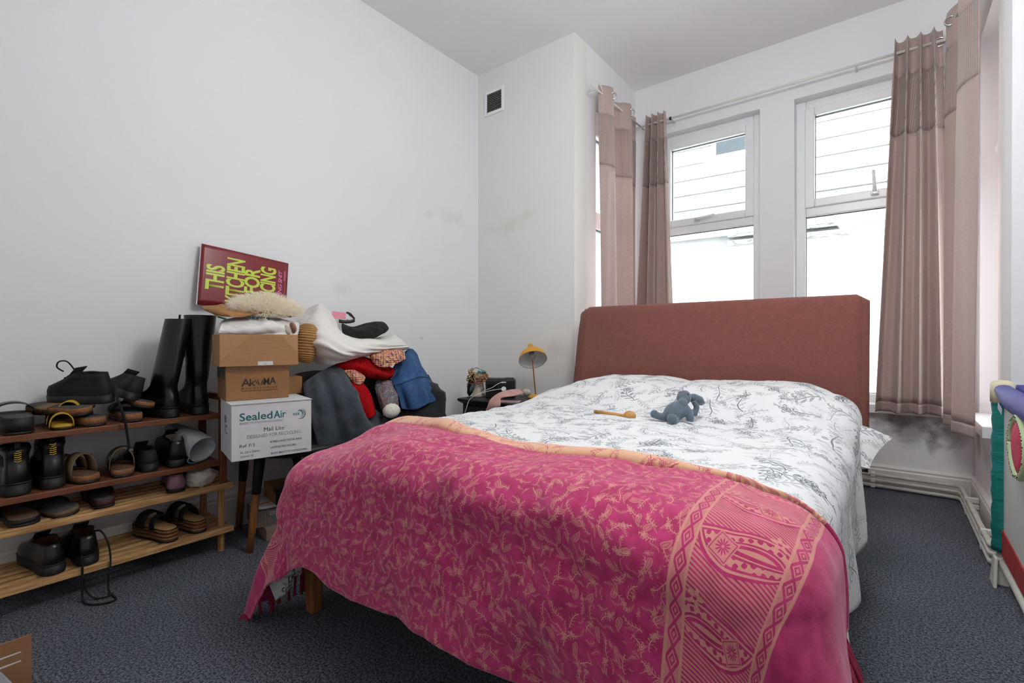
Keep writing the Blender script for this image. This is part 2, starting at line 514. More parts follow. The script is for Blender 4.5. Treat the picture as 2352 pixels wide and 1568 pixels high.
# ------------------------------------------------------------------ outside: the neighbouring house
MBOARD = M('white_weatherboard', (236, 235, 232), .6, .10, 3, bump=.1, stretch=(1, 8, 8))
MREND = M('white_render', (232, 232, 230), .8, .06, 4, bump=.5, bscale=40, bdist=.01)
MPEEL = M('peeling_ledge', (150, 150, 146), .8, .5, 18, col2=(64, 66, 68), stretch=(1, 3, 3))
nh = empty('neighbouring_house', (0, 6.0, 0), (0, 0, math.radians(4)), label='white weatherboarded house wall close outside the bay windows', cat='house')
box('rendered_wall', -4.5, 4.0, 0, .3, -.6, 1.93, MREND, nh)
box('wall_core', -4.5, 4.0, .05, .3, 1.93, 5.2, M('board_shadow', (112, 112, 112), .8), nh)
box('ledge', -1.45, 4.0, -.10, .05, 1.93, 1.985, MPEEL, nh, bevel=.008)
box('ledge_drip', -1.45, 4.0, -.06, .05, 2.03, 2.06, MPEEL, nh)
z = 2.06; bm0 = None
for k in range(17):
    m = MB(); h = .17
    m.add([(-4.5, .012, z + h), (-4.5, -.022, z + .014), (-4.5, .05, z + .014), (-4.5, .05, z + h), (4, .012, z + h), (4, -.022, z + .014), (4, .05, z + .014), (4, .05, z + h)],
          [(0, 1, 2, 3), (4, 7, 6, 5), (0, 4, 5, 1), (1, 5, 6, 2), (2, 6, 7, 3), (3, 7, 4, 0)])
    m.build('weatherboard', MBOARD, nh); z += .182
wn = box('house_window_frame', -1.63, -.95, -.05, .03, 2.96, 3.9, MUPVC, nh, bevel=.01)
box('pane', -1.58, -1.0, -.056, -.049, 3.0, 3.85, M('frosted_pane', (44, 50, 54), .35, .2, 30, spec=.2), wn)
box('window_ledge', -1.70, -.88, -.12, .02, 2.90, 2.96, MREND, nh, bevel=.01)
struct(box('ground', -9, 9, -4, 9, -.75, -.6, M('yard_concrete', (168, 166, 160), .9, .2, 3)))
# invented globe lamp over the bed, out of view, added as fill light
def add_fill_lamp():
    m, nt, bs, out = base_mat('fill_lamp_glow')
    em = nt.nodes.new('ShaderNodeEmission'); em.inputs[0].default_value = (.965, 1.0, 1.0, 1); em.inputs[1].default_value = 20.0
    nt.links.new(em.outputs[0], out.inputs[0])
    r = empty('added_fill_lamp', (-.18, 1.25, 2.17), label='added white globe fill lamp hanging over the bed, out of view', cat='lamp')
    MB().ell((0, 0, 0), (.27, .27, .25), 24, 14).build('fill_lamp_globe', m, r, True)
    MB().tube([(0, 0, .24), (0, 0, ZC - 2.17)], .004, 6).build('cord', MUPVC, r)
add_fill_lamp()
# ------------------------------------------------------------------ bed
BX0, BX1, BY0, BY1 = -1.43, -.125, .77, 2.38

def weave_mat(name, c1, c2, rough=.9, sc=420, bump=.4):
    m, nt, bs, out = base_mat(name)
    x, y, z = coords(nt, 'Object'); v = vec(nt, x, y, z)
    a = noise_tex(nt, vec(nt, x, y, z * 3.0), sc, 2.0, .6).ramp(.35, .65)
    b = noise_tex(nt, v, 35.0, 3.0, .6).ramp(.3, .7)
    c = mixc(nt, a * .85 + b * .15, lin(c1), lin(c2))
    nt.links.new(c, bs.inputs['Base Color']); bs.inputs['Roughness'].default_value = rough
    bs.inputs['Specular IOR Level'].default_value = .15; bs.inputs['Sheen Weight'].default_value = .15
    set_bump(nt, bs, a, bump, .001)
    return m
MUPH = weave_mat('terracotta_upholstery', (150, 92, 82), (112, 72, 66))
MOAK = M('oiled_oak', (150, 96, 48), .5, .4, 9, bump=.1, stretch=(14, 14, 1))

def sprig(nt, x, y, seed, lw=1.0, fat=1.0):
    """line-drawn leafy sprigs in random directions: 0..1 ink mask. x, y in cell units."""
    lx, ly, r1, r2, r3 = cells(nt, x + seed, y + seed * 1.7, .75)
    px, py = turn(lx, ly, r1 * 6.283)
    st = py - (px * 5.0 + r2 * 3.0).sin() * .09
    inx = px.abs().lt(.46)
    ink = st.abs().lt(.013 * lw) * inx
    per = .15
    k = ((px / per) + .5).fract() - .5            # leaf repeat along the stem
    q = st.abs(); dx = k * per
    taper = 1.1 - px.abs() * 1.3
    dq = q - taper * .10
    a = dx * .62 + dq * .78; b = dx * .78 - dq * .62
    leaf = (a * a / (taper * taper * .0085 + .0004) + b * b / (.00058 * fat) / (taper + .2)).lt(1.0) * inx
    vein = b.abs().lt(.006)
    ink = ink.max(leaf * (1.0 - vein * .7) * (.35 + r3 * .65))
    # flower head
    fx = px - .16; fy = st - .03
    rr = (fx * fx + fy * fy).sqrt(); th = atan2(fy, fx)
    pet = (th * 5.0).cos() * .045 + .12
    has = r2.gt(.5)
    fl = (rr - pet).abs().lt(.014).max(rr.lt(.03)).max((rr - pet * .6).abs().lt(.012)).max(((th * 14.0).sin().gt(.6)) * rr.lt(.10)) * has
    return ink * (1.0 - rr.lt(.13) * has) + fl

def floral_mat(name, ground=(232, 232, 234), ink=(84, 88, 98), sc=6.4):
    m, nt, bs, out = base_mat(name)
    u, v, _ = coords(nt, 'UV')
    wob = noise_tex(nt, vec(nt, u, v), 9.0, 2.0)
    uu, vv = u + (wob - .5) * .05, v + (wob - .5) * .04
    a = sprig(nt, uu * sc, vv * sc, 0.0)
    b = sprig(nt, uu * sc * 1.3, vv * sc * 1.3, 7.3) * .8
    b = b.max(sprig(nt, uu * sc * 1.9, vv * sc * 1.9, 13.9) * .6)
    f = a.max(b).clamp()
    n = noise_tex(nt, vec(nt, u, v), 3.0, 2.0).ramp(.3, .7)
    f = f * (.72 + n * .28)
    g = mixc(nt, noise_tex(nt, vec(nt, u, v), 12.0, 2.0), lin(ground), tuple(t * .95 for t in lin(ground)[:3]) + (1,))
    nt.links.new(mixc(nt, f, g, lin(ink)), bs.inputs['Base Color'])
    bs.inputs['Roughness'].default_value = .85; bs.inputs['Specular IOR Level'].default_value = .2
    bs.inputs['Sheen Weight'].default_value = .1
    set_bump(nt, bs, noise_tex(nt, vec(nt, u, v), 500.0, 2.0), .15, .001)
    return m
MFLORAL = floral_mat('white_floral_cotton')

def paisley(nt, x, y, r):
    """bent teardrop, x in -1..1: returns outlines/filling mask"""
    y2 = y + (x * 1.7 + .4).sin() * .30 - .1
    s = ((x + .9) / 1.8).clamp()
    w = s.sqrt() * (1.0 - s) * 1.25
    d = w - y2.abs()
    ins = s.band(.001, .999)
    return d, ins

def blanket_mat(name, inverted=False):
    m, nt, bs, out = base_mat(name)
    u, v, _ = coords(nt, 'UV')
    wob = noise_tex(nt, vec(nt, u, v), 14.0, 2.0)
    uu, vv = u + (wob - .5) * .02, v + (wob - .5) * .02
    # small field: paisleys + vines
    kk = .62 if inverted else 1.0
    s1 = 26.0 * kk
    lx, ly, r1, r2, r3 = cells(nt, uu * s1, vv * s1, .7)
    px, py = turn(lx, ly, r1 * 6.283)
    d, ins = paisley(nt, px * 3.2, py * 3.2, r2)
    pz = (d.band(0, .07).max(d.band(.15, .20)) + d.gt(.3) * .5) * ins * r2.gt(.25)
    vine = sprig(nt, uu * 29.0 * kk, vv * 29.0 * kk, 3.1, 1.5, .45)
    vine2 = sprig(nt, uu * 46.0 * kk, vv * 46.0 * kk, 11.7, 1.5, .5) * .8
    field = pz.max(vine).max(vine2 * (1.0 - d.gt(-.1) * ins)).clamp()
    # border bands (positions along u)
    def border(a, b):
        w = b - a; t = (u - a) / w                      # 0..1 across the band
        inb = t.band(0, 1)
        edge = t.band(0, .17).max(t.band(.85, 1.0))
        e2 = (t - .02).abs().lt(.012).max((t - .165).abs().lt(.012)).max((t - .855).abs().lt(.012)).max((t - .98).abs().lt(.012))
        # diamonds in the narrow edges
        q = ((v / .034).fract() - .5).abs() * 2.0
        te = (t - .09).abs().min((t - .925).abs()) / .055
        dia = (q + te)
        dm = dia.band(.55, .78).max(dia.lt(.25)).max(dia.gt(1.25))
        # hatched centre
        hat = (v / .0062 + u / .014).fract().lt(.55)
        # big paisleys, alternating
        p = .125; kv = v / p; cell = kv.floor(); alt = (cell * .5).fract() * 4.0 - 1.0
        cy = (kv.fract() - .5) * 2.0; cx = (t - .51) * 3.0
        X = cx * alt + cy * .45; Y = cy * .95 - cx * alt * .35
        D, I = paisley(nt, X * .78 + .02, Y * .78, None)
        bead = ((X * 22.0).sin() * (Y * 22.0).sin()).gt(-.25)
        pa = (D.band(.0, .05) + D.band(.10, .26) * bead + D.band(.31, .34) + D.gt(.42)).clamp()
        clear = (D.gt(-.07) * I)
        core = hat * .75 * (1.0 - clear) + pa * I
        sq = (X - .28).abs().max((Y + .22).abs())
        qx, qy = X - .28, Y + .22; qr = (qx * qx + qy * qy).sqrt(); qt = atan2(qy, qx)
        fl6 = qr.lt((qt * 6.0).cos().abs() * .17 + .03) * qr.gt(.04)
        insq = sq.lt(.30)
        core = core * (1.0 - insq) + insq * (.8 - fl6 * .8) * (1.0 - sq.band(.24, .265))
        # star flowers
        fx = cx * alt + .75; fy = cy - .65; rr = (fx * fx + fy * fy).sqrt(); th = atan2(fy, fx)
        core = core.max(rr.lt((th * 5.0).cos() * .07 + .15) * rr.gt(.05))
        return inb, (edge * (dm * .75) + (1.0 - edge) * core).max(e2).clamp()
    i1, b1 = border(-.255, -.095)
    i2, b2 = border(-1.47, -1.63)
    plain = u.gt(-.095).max(u.lt(-1.63))
    f = field * (1.0 - i1) * (1.0 - i2) * (1.0 - plain) + i1 * b1 * .8 + i2 * b2 * .8 + plain * u.gt(.085) * .5
    thread = noise_tex(nt, vec(nt, u * 4.0, v), 160.0, 2.0)
    f = (f * (.55 + thread * .6)).clamp()
    pink = mixc(nt, noise_tex(nt, vec(nt, u, v), 40.0, 3.0).ramp(.3, .7), lin((198, 62, 116)), lin((172, 46, 94)))
    gold = mixc(nt, thread, lin((238, 198, 158)), lin((222, 164, 138)))
    pa_, pb_ = (gold, pink) if inverted else (pink, gold)
    c_ = mixc(nt, f * (1.0 if inverted else .80), pa_, pb_)
    if inverted: c_ = mixc(nt, plain, c_, mixc(nt, f, pink, gold))
    nt.links.new(c_, bs.inputs['Base Color'])
    bs.inputs['Roughness'].default_value = .95; bs.inputs['Specular IOR Level'].default_value = .1
    bs.inputs['Sheen Weight'].default_value = .35; bs.inputs['Sheen Roughness'].default_value = .5
    bs.inputs['Sheen Tint'].default_value = (1, .75, .85, 1)
    set_bump(nt, bs, f * .6 + thread, .35, .0015)
    return m
MBLANKET = blanket_mat('pink_paisley_wool')
MBLANKET_BACK = blanket_mat('beige_reverse_of_paisley_wool', True)

bed = empty('bed', ((BX0 + BX1) / 2, BY0, 0), label='double bed with terracotta upholstered headboard and oak legs', cat='bed')
def bl(name, mb, mat, parent=bed, **k):
    mb.v = [(x - bed.location.x, y - bed.location.y, z) for x, y, z in mb.v]
    return mb.build(name, mat, parent, **k)
# headboard: leaning back, wings wrapped forward a little at both ends
HX0, HX1, HZ0, HZ1 = -1.452, -.060, .30, 1.056
def headboard():
    m = MB(); rings = []
    zs = [HZ0, HZ0 + .03, .5, .7, .9, HZ1 - .05, HZ1 - .015, HZ1]
    def yc(z): return 2.385 + (z - .3) * .20
    nx = 30
    V = []; 
    prof = []
    for z in zs: prof.append((yc(z), z, 0))
    # front skin rings up, over the top, down the back
    path = [(yc(z), z) for z in zs[:-1]] + [(yc(HZ1) + .012, HZ1 + .0), (yc(HZ1) + .05, HZ1 + .004), (yc(HZ1) + .075, HZ1 - .02)] + [(yc(z) + .085, z) for z in reversed(zs[:-2])]
    for i in range(nx + 1):
        t = i / nx
        # rounded ends
        e = min(t, 1 - t) * (HX1 - HX0)
        x = HX0 + t * (HX1 - HX0)
        ring = []
        zc = .68
        for (y, z) in path:
            rt = max(0, 1 - e / .035)
            dz = .03 * (1 - math.sqrt(max(0, 1 - rt * rt))) if z > HZ1 - .06 else 0
            low = .05 * max(0, 1 - e / .08) ** 2 if z < HZ0 + .02 else 0
            yy = y + (-.012 * math.exp(-e / .03) if y < yc(z) + .02 else 0)
            ring.append((x, yy, z - dz + low))
        rings.append(ring)
    m.loft(rings, True, True)
    return m
bl('headboard', headboard(), MUPH, smooth=True, bevel=.0)
for xs in (HX0 + .03, HX1 - .03):
    bl('piping', MB().tube([(xs, 2.378 + (z - .3) * .2 - .002, z) for z in (.33, .6, .8, 1.0, 1.045)], .0028, 6), MUPH)
rail = MB(); rail.box(BX0 + .01, BX1 + .03, BY0 + .02, BY1, .20, .37)
bl('bed_frame', rail, MUPH, bevel=.02)
mat_ = MB().box(BX0 + .035, BX1, BY0 + .02, BY1 - .01, .371, .50)
bl('mattress', mat_, M('mattress_ticking', (225, 222, 215), .8), bevel=.03)
for lx, ly in ((BX0 + .0, .806), (BX1 - .0, .806), (BX0, 2.2), (BX1, 2.2)):
    l = MB().loft([[(lx + sx * r, ly + sy * r, z) for sx, sy in ((-1, -1), (1, -1), (1, 1), (-1, 1))] for r, z in ((.019, 0), (.026, .215))])
    bl('leg', l, MOAK, bevel=.008)

def sm(a, b, t):
    t = min(1, max(0, (t - a) / (b - a))); return t * t * (3 - 2 * t)

def top_z(x, y):
    """upper surface of the duvet on the bed"""
    z = .557
    p = sm(1.80, 2.12, y)
    two = .66 + .34 * max(math.exp(-((x + 1.08) / .36) ** 4), math.exp(-((x + .44) / .34) ** 4))
    z += .105 * p * two * (1 - .75 * sm(-1.12, -1.45, x)) * (1 - .35 * sm(-.30, -.10, x))
    z += .012 * mnoise.fractal(Vector((x * 3.2, y * 3.2, 1.3)), 1.0, 2.0, 3)
    z += .016 * sm(-.7, -1.25, x) * sm(1.5, .9, y)
    z -= .022 * sm(.88, .60, y) + .085 * sm(-1.0, -1.42, x) * sm(1.30, .80, y)
    z -= .03 * sm(-1.30, -1.46, x) + .03 * sm(-.22, -.09, x)
    return z

def drape(x, y, off, rho=.07, flare=.42, famp=.05, ff=11.0, ph=0.0, x0=BX0 + .05, x1=BX1, y0=BY0, lean=.10):
    """where cloth point (x, y), laid flat over the bed top, ends up"""
    xi0, xi1, yi0 = x0 + rho * .6, x1 - rho * .6, y0 + rho * .6
    a, sd = (xi0 - x, -1) if x < xi0 else ((x - xi1, 1) if x > xi1 else (0.0, 0))
    b = max(0.0, yi0 - y)
    cx, cy = min(max(x, xi0), xi1), max(y, yi0)
    zt = top_z(cx, cy) + off
    d = math.hypot(a, b)
    if d < 1e-9: return Vector((x, y, zt))
    fx, fy = sd * a / d, -b / d
    q = rho * PI / 2; R = rho + off
    if d < q: o, dn = R * math.sin(d / rho), rho * (1 - math.cos(d / rho))
    else: o, dn = R, rho + (d - q)
    hang = max(0, d - q)
    s2 = abs(2 * fx * fy)                       # 1 on the corner diagonal
    along = y * abs(fx) + x * abs(fy)
    fo = famp * sm(0, .3, hang) * math.sin(along * ff + ph + 1.3 * math.sin(along * 4.1 + ph))
    k = flare * s2 ** 1.5 + lean
    o += hang * k + fo
    dn = rho + hang * math.sqrt(max(.2, 1 - k * k)) if d >= q else dn
    return Vector((cx + fx * o, cy + fy * o, max(.012, zt - dn)))

def sheet(name, mat, parent, xs, ys, fn, thick=.006, mat2=None):
    v = [fn(x, y) for y in ys for x in xs]; n = len(xs)
    f = [(a * n + b, a * n + b + 1, a * n + b + n + 1, a * n + b + n) for a in range(len(ys) - 1) for b in range(n - 1)]
    o = obj(name, v, f, mat, parent, True, [(x, y) for y in ys for x in xs])
    md = o.modifiers.new('thickness', 'SOLIDIFY'); md.thickness = thick; md.offset = 1.0
    if mat2:
        o.data.materials.append(mat2); md.material_offset = 1; md.use_rim = True
    return o

def duvet_fn(x, y):
    p = drape(x, y, .0, rho=.085, flare=.25, famp=.022, ff=13.0, ph=.6, lean=.03)
    # wrinkles
    w = .006 * mnoise.fractal(Vector((x * 9, y * 14, 2.1)), 1.0, 2.0, 3) * sm(1.2, 1.35, y)
    # creases radiating at the right shoulder of the pillow
    cr = .010 * sm(-.45, -.12, x) * sm(1.5, 1.75, y) * sm(2.36, 2.2, y) * math.sin((y * 26 + x * 15))
    p.z += w + cr * .6; p.x += cr * .5
    return p
duvet = sheet('duvet', MFLORAL, None, np.linspace(BX0 - .27, BX1 + .34, 190), np.linspace(BY0 - .26, BY1 - .005, 190), duvet_fn, .012)
tag(duvet, 'white duvet printed with grey leafy flowers, spread over the bed', 'duvet')

# pillow whose floral corner pokes out on the window side
def pillow_pts():
    v = []; n = 22
    return v
def pillow(name, c, w, d, h, rz, mat, rx=0, ry=0):
    """soft rectangular pillow, corners drawn out"""
    n, k = 26, 20; V = []; UV = []; F = []
    R = Euler((rx, ry, rz)).to_matrix()
    for side in (1, -1):
        for i in range(n + 1):
            for j in range(k + 1):
                u, t = i / n * 2 - 1, j / k * 2 - 1
                pinch = 1 - .03 * (1 - abs(u) ** 2) * abs(t) ** 3
                pinch2 = 1 - .03 * (1 - abs(t) ** 2) * abs(u) ** 3
                z = h * ((1 - u ** 4) * (1 - t ** 4)) ** .6 * (1 + .12 * mnoise.noise(Vector((u * 2, t * 2, side))))
                V.append(R @ Vector((u * w * pinch2, t * d * pinch, side * z)) + Vector(c)); UV.append((u * w, t * d))
    m = (n + 1) * (k + 1)
    for s in (0, 1):
        for i in range(n):
            for j in range(k):
                a = s * m + i * (k + 1) + j
                q = (a, a + k + 1, a + k + 2, a + 1); F.append(q if s == 0 else q[::-1])
    return obj(name, V, F, mat, None, True, UV)
tag(pillow('pillow', (-.375, 2.215, .485), .37, .14, .07, -.22, MFLORAL, rx=.25, ry=.06), 'floral pillow poking its pointed corner out from under the duvet', 'pillow')
tag(pillow('pillow', (-1.10, 2.20, .535), .27, .15, .06, .03, MFLORAL), 'floral pillow hidden under the duvet on the nightstand side', 'pillow')

# blanket across the foot
UL, UR, VF, VH = BX0 - .37, BX1 + .225, BY0 - .36, 1.06
def yfold(x): return 1.05 + .07 * sm(-.95, -1.35, x) - .05 * sm(-.30, -.05, x) + .012 * math.sin(x * 9)
def blanket_fn(x, y):
    t = (y - VF) / (VH - VF)
    yy = VF + .02 * math.sin(x * 7.0) + t * (yfold(x) - VF) 
    yy += .08 * math.exp(-((x + 1.24) / .12) ** 2) * (1 - t) ** 2
    p = drape(x, yy, .024 + .012 * sm(-1.2, -1.45, x), rho=.095, flare=.20, famp=.024, ff=9.0, ph=2.0, lean=.10 + .05 * sm(-1.3, -1.5, x))
    n = mnoise.fractal(Vector((x * 4.0 + 9, yy * 4.0, .3)), 1.0, 2.0, 3)
    # loose folds on the top, mostly along the roll
    top = sm(BY0 - .05, BY0 + .1, yy)
    p.z += top * (.008 * n + .010 * math.exp(-((yy - yfold(x) + .13) / .035) ** 2) * (.5 + .5 * math.sin(x * 5 + 1)))
    hang = 1 - top
    r = math.sin(x * 6.3 + yy * 5.0 + 2.2 * n) * .016 * hang
    p.y -= r + .012 * n * hang
    return p
xs = np.linspace(UL, UR, 260); ys = np.linspace(VF, VH, 120)
blanket = sheet('blanket', MBLANKET, None, xs, ys, blanket_fn, .005, MBLANKET_BACK)
tag(blanket, 'pink and gold paisley wool blanket folded across the foot of the bed', 'blanket')
# rolled-over upper edge showing the beige reverse
def roll():
    V = []; F = []; UV = []; m = 14
    for i, x in enumerate(np.linspace(UL + .02, UR - .01, 230)):
        y0 = yfold(x); wdt = .062 + .012 * math.sin(x * 6) + .03 * sm(-.9, -1.3, x) * sm(-1.75, -1.4, x) - .045 * sm(-.5, -.10, x)
        hgt = (.020 + .006 * math.sin(x * 11 + 1)) * (1 - .6 * sm(-.3, -.05, x))
        for k in range(m + 1):
            a = PI * k / m
            y = y0 + .004 - wdt * (1 - math.cos(PI - a)) / 2 * 1.0
            y = y0 - wdt * (1 + math.cos(a)) / 2 + .006
            p = drape(x, y, .022 + .012 * sm(-1.2, -1.45, x) + hgt * math.sin(a) ** .7, rho=.095, flare=.20, famp=.024, ff=9.0, ph=2.0, lean=.10 + .05 * sm(-1.3, -1.5, x))
            V.append(p); UV.append((x, y * .8 + .3))
    n = m + 1; N = len(V) // n
    for i in range(N - 1):
        for k in range(m):
            a = i * n + k; F.append((a, a + 1, a + n + 1, a + n))
    o = obj('folded_edge', V, F, MBLANKET_BACK, blanket, True, UV); fixn(o.data)
    o['label'] = 'beige reverse of the blanket along its rolled-over edge'
    return o
roll()
# fringes at both ends
MFR = M('pink_wool_fringe', (168, 44, 74), .95, .35, 60)
def fringe(x, n):
    m = MB(); out = -1 if x < -1 else 1
    for i in range(n):
        y = VF + (VH - VF) * (i + .5) / n
        p = blanket_fn(x - out * .004, y); q = blanket_fn(x - out * .05, y); d = (p - q); d = d.normalized() if d.length > 1e-6 else Vector((0, 0, -1))
        d = (d + Vector((.9 if out > 0 else 0, 0, -1.4)) + Vector((random.uniform(-.15, .15), random.uniform(-.25, .25), 0))).normalized()
        L = random.uniform(.06, .085)
        e = p + d * L; e.z = max(.006, e.z)
        m.tube([p - d * .005, p + d * L * .3, p + d * L * .6, e], [.003, .0045, .004, .0055], 6)
    return tag(m.build('fringe', MFR, blanket, smooth=True), kind='stuff')
fringe(UL, 30); fringe(UR, 30)
# ------------------------------------------------------------------ curtains
def silk_mat(name, c1, c2, trans=.22, pleat=0.0):
    m, nt, bs, out = base_mat(name)
    u, v, _ = coords(nt, 'UV')
    a = noise_tex(nt, vec(nt, u * 6.0, v * 90.0), 6.0, 3.0, .6)
    f = a.ramp(.35, .7) * .6
    h = a
    if pleat:
        s = ((u / pleat) * 6.2832).sin(); f = f * .5 + s.ramp(.2, -.9) * .55; h = s * 2.0 + a * .3
    c = mixc(nt, f, lin(c1), lin(c2))
    nt.links.new(c, bs.inputs['Base Color'])
    bs.inputs['Roughness'].default_value = .5; bs.inputs['Specular IOR Level'].default_value = .35
    bs.inputs['Sheen Weight'].default_value = .3
    set_bump(nt, bs, h, .35, .002)
    tr = nt.nodes.new('ShaderNodeBsdfTranslucent'); nt.links.new(c, tr.inputs[0])
    mx = nt.nodes.new('ShaderNodeMixShader'); mx.inputs[0].default_value = trans
    nt.links.new(bs.outputs[0], mx.inputs[1]); nt.links.new(tr.outputs[0], mx.inputs[2]); nt.links.new(mx.outputs[0], out.inputs[0])
    return m
MSILK = silk_mat('mauve_silk', (204, 182, 176), (180, 158, 152))
MPLEAT = silk_mat('mauve_pleated_silk', (198, 175, 169), (142, 122, 117), pleat=.0105)
MHEM = silk_mat('mauve_silk_hem', (178, 154, 149), (156, 133, 128), trans=.06)
MLIN = silk_mat('curtain_lining', (214, 196, 172), (200, 182, 158), trans=.3)
RODZ = 2.468
def curtain(label, t0, t1, b0, b1, zt, zb, folds, amp, eyelets, phase=0.0, sharp=1.0, grow=1.25):
    """t0,t1 ends on the rod; b0,b1 ends at the hem; folds = number of waves"""
    t0, t1, b0, b1 = map(Vector, (t0, t1, b0, b1))
    root = empty('curtain', (t0.x, t0.y, zb), label=label, cat='curtain', group='mauve eyelet curtains in the bay')
    n = Vector((-(t1 - t0).y, (t1 - t0).x)).normalized()
    if n.y > 0 and abs(n.y) > .5: n = -n
    if abs(n.x) > .5 and ((t0.x < -1 and n.x < 0) or (t0.x > 0 and n.x > 0)): n = -n
    N = int(46 * folds)
    def P(s, z):
        k = (zt - z) / (zt - zb)
        p = (t0.lerp(t1, s)).lerp(b0.lerp(b1, s), k)
        ph = 2 * PI * folds * s + phase + .5 * k * math.sin(s * 7 + 2)
        w = math.sin(ph); w = math.copysign(abs(w) ** sharp, w)
        w += .22 * math.sin(2.3 * ph + 1 + k * 2) * min(1, 3 * k)
        A = amp * (1 + (grow - 1) * k) * (1 + .25 * math.sin(5 * s + phase))
        lat = (t1 - t0).normalized() * (.35 * amp * math.cos(ph) * sharp)
        q = p + n * (w * A) + lat
        return Vector((q.x, q.y, z))
    def piece(name, z1, z0, mat, nz, extra=0.0):
        zs = np.linspace(z1, z0, nz); V = []; UV = []; F = []
        for z in zs:
            L = 0; prev = None
            for i in range(N + 1):
                q = P(i / N, z)
                if prev is not None: L += (q - prev).length
                prev = q
                V.append((q.x - root.location.x, q.y - root.location.y, q.z - root.location.z)); UV.append((L, z))
        for a in range(nz - 1):
            for b in range(N):
                i = a * (N + 1) + b; F.append((i, i + 1, i + N + 2, i + N + 1))
        o = obj(name, V, F, mat, root, True, UV)
        o.data.materials.append(MLIN)
        # make sure the face side looks into the room
        md = o.modifiers.new('thickness', 'SOLIDIFY'); md.thickness = .0035 + extra; md.offset = 0
        return o
    zp1, zp0, zh = 2.335, 2.005, zb + .055
    piece('top_panel', zt, zp1, MSILK, 8)
    piece('pleated_band', zp1, zp0, MPLEAT, 12, .003)
    piece('drop', zp0, zh, MSILK, 40)
    piece('hem', zh, zb, MHEM, 5, .002)
    for s in eyelets:
        nn = Vector((-P(s, RODZ).x, -P(s, RODZ).y, 0)).normalized(); p = P(s, RODZ) + nn * .010; d = Vector((-nn.y, nn.x, 0)); up = Vector((0, 0, 1)); m = MB(); rings = []
        for a in range(24):
            th = 2 * PI * a / 24; rad = d * math.cos(th) + up * math.sin(th)
            c = p + rad * .022
            rings.append([Vector(c) + (rad * math.cos(t) * .005 + nn * math.sin(t) * .006) - Vector(root.location) for t in [2 * PI * j / 8 for j in range(8)]])
        rings.append(rings[0]); m.loft(rings, True, False); m.build('eyelet', MCHROME, root, True)
    return root
cx = XP + .085
curtain('mauve eyelet curtain hanging against the pillar side of the bay', (cx, 2.805), (cx, 3.39), (cx + .01, 2.81), (cx, 3.39), 2.525, .45, 2.0, .035, (.19, .68), phase=-.5, sharp=.75)
curtain('narrow gathered mauve curtain at the left end of the front rod', (-1.425, 3.45), (-1.275, 3.45), (-1.52, 3.43), (-1.20, 3.44), 2.53, .45, 3.5, .026, (), phase=.4, sharp=.8, grow=1.5)
curtain('mauve curtain gathered into deep folds beside the right bay corner', (.035, 3.44), (.225, 3.44), (-.045, 3.41), (.285, 3.42), 2.53, .455, 3.5, .032, (.97,), phase=2.2, sharp=.8, grow=1.5)
curtain('mauve curtain hanging flat along the right side of the bay', (.290, 2.85), (.255, 3.36), (.290, 2.86), (.255, 3.34), 2.53, .43, 1.5, .024, (.17, .5, .83), phase=-1.0, sharp=.9)
MROD = M('white_curtain_rod', (222, 220, 214), .4, .05)
r1 = MB().tube([(XP + .03, YW - .09, RODZ), (XR - .03, YW - .09, RODZ)], .008, 10).build('curtain_rod', MROD, smooth=True)
tag(r1, 'long thin white curtain rod across the front windows', 'curtain rod')
MB().tube([(-1.245, YW - .09, RODZ), (-1.245, YW, RODZ + .0)], .006, 8).build('bracket', MCHROME, r1)
MB().ell((-1.245, YW - .09, RODZ), (.012, .012, .014), 10, 6).build('bracket_clamp', MDARK, r1, True)
MB().tube([(-.15, YW - .09, RODZ), (-.15, YW, RODZ)], .006, 8).build('bracket', MROD, r1)
r2 = MB().tube([(cx, YB + .06, RODZ), (cx, YW - .03, RODZ)], .006, 10).build('curtain_rod', MROD, smooth=True)
tag(r2, 'short thin white curtain wire along the pillar side of the bay', 'curtain rod')
MB().tube(smooth_path([(cx, YB + .07, RODZ), (cx + .02, YB + .11, RODZ + .03), (cx + .01, YB + .19, RODZ + .01), (cx - .04, YB + .25, RODZ + .035)], 5), .004, 6).build('wire_end', MROD, r2, True)
MB().tube([(XP, 2.78, RODZ), (cx, 2.78, RODZ)], .005, 8).build('bracket', MROD, r2)
MB().tube([(XP, 3.49, RODZ), (cx, 3.49, RODZ)], .005, 8).build('bracket', MROD, r2)
r3 = MB().tube([(.297, YB + .14, RODZ), (.25, YW - .04, RODZ)], .006, 10).build('curtain_rod', MROD, smooth=True)
tag(r3, 'short thin white curtain wire along the right side of the bay', 'curtain rod')
MB().tube([(XR, 2.80, RODZ), (.295, 2.80, RODZ)], .005, 8).build('bracket', MROD, r3)
# ------------------------------------------------------------------ points measured against the room (pixel of the photo + a known real depth)
_f = Vector((-math.sin(.665), math.cos(.665), -.0035)); _r = Vector((math.cos(.665), math.sin(.665), 0)); _u = _r.cross(_f)
def _ray(px, py): return _f + _r * ((px - 1176) / 1100) - _u * ((py - 784) / 1100)
def atx(px, py, X): d = _ray(px, py); return Vector((0, 0, CAM_H)) + d * (X / d.x)
def aty(px, py, Y): d = _ray(px, py); return Vector((0, 0, CAM_H)) + d * (Y / d.y)
def atz(px, py, Z): d = _ray(px, py); return Vector((0, 0, CAM_H)) + d * ((Z - CAM_H) / d.z)

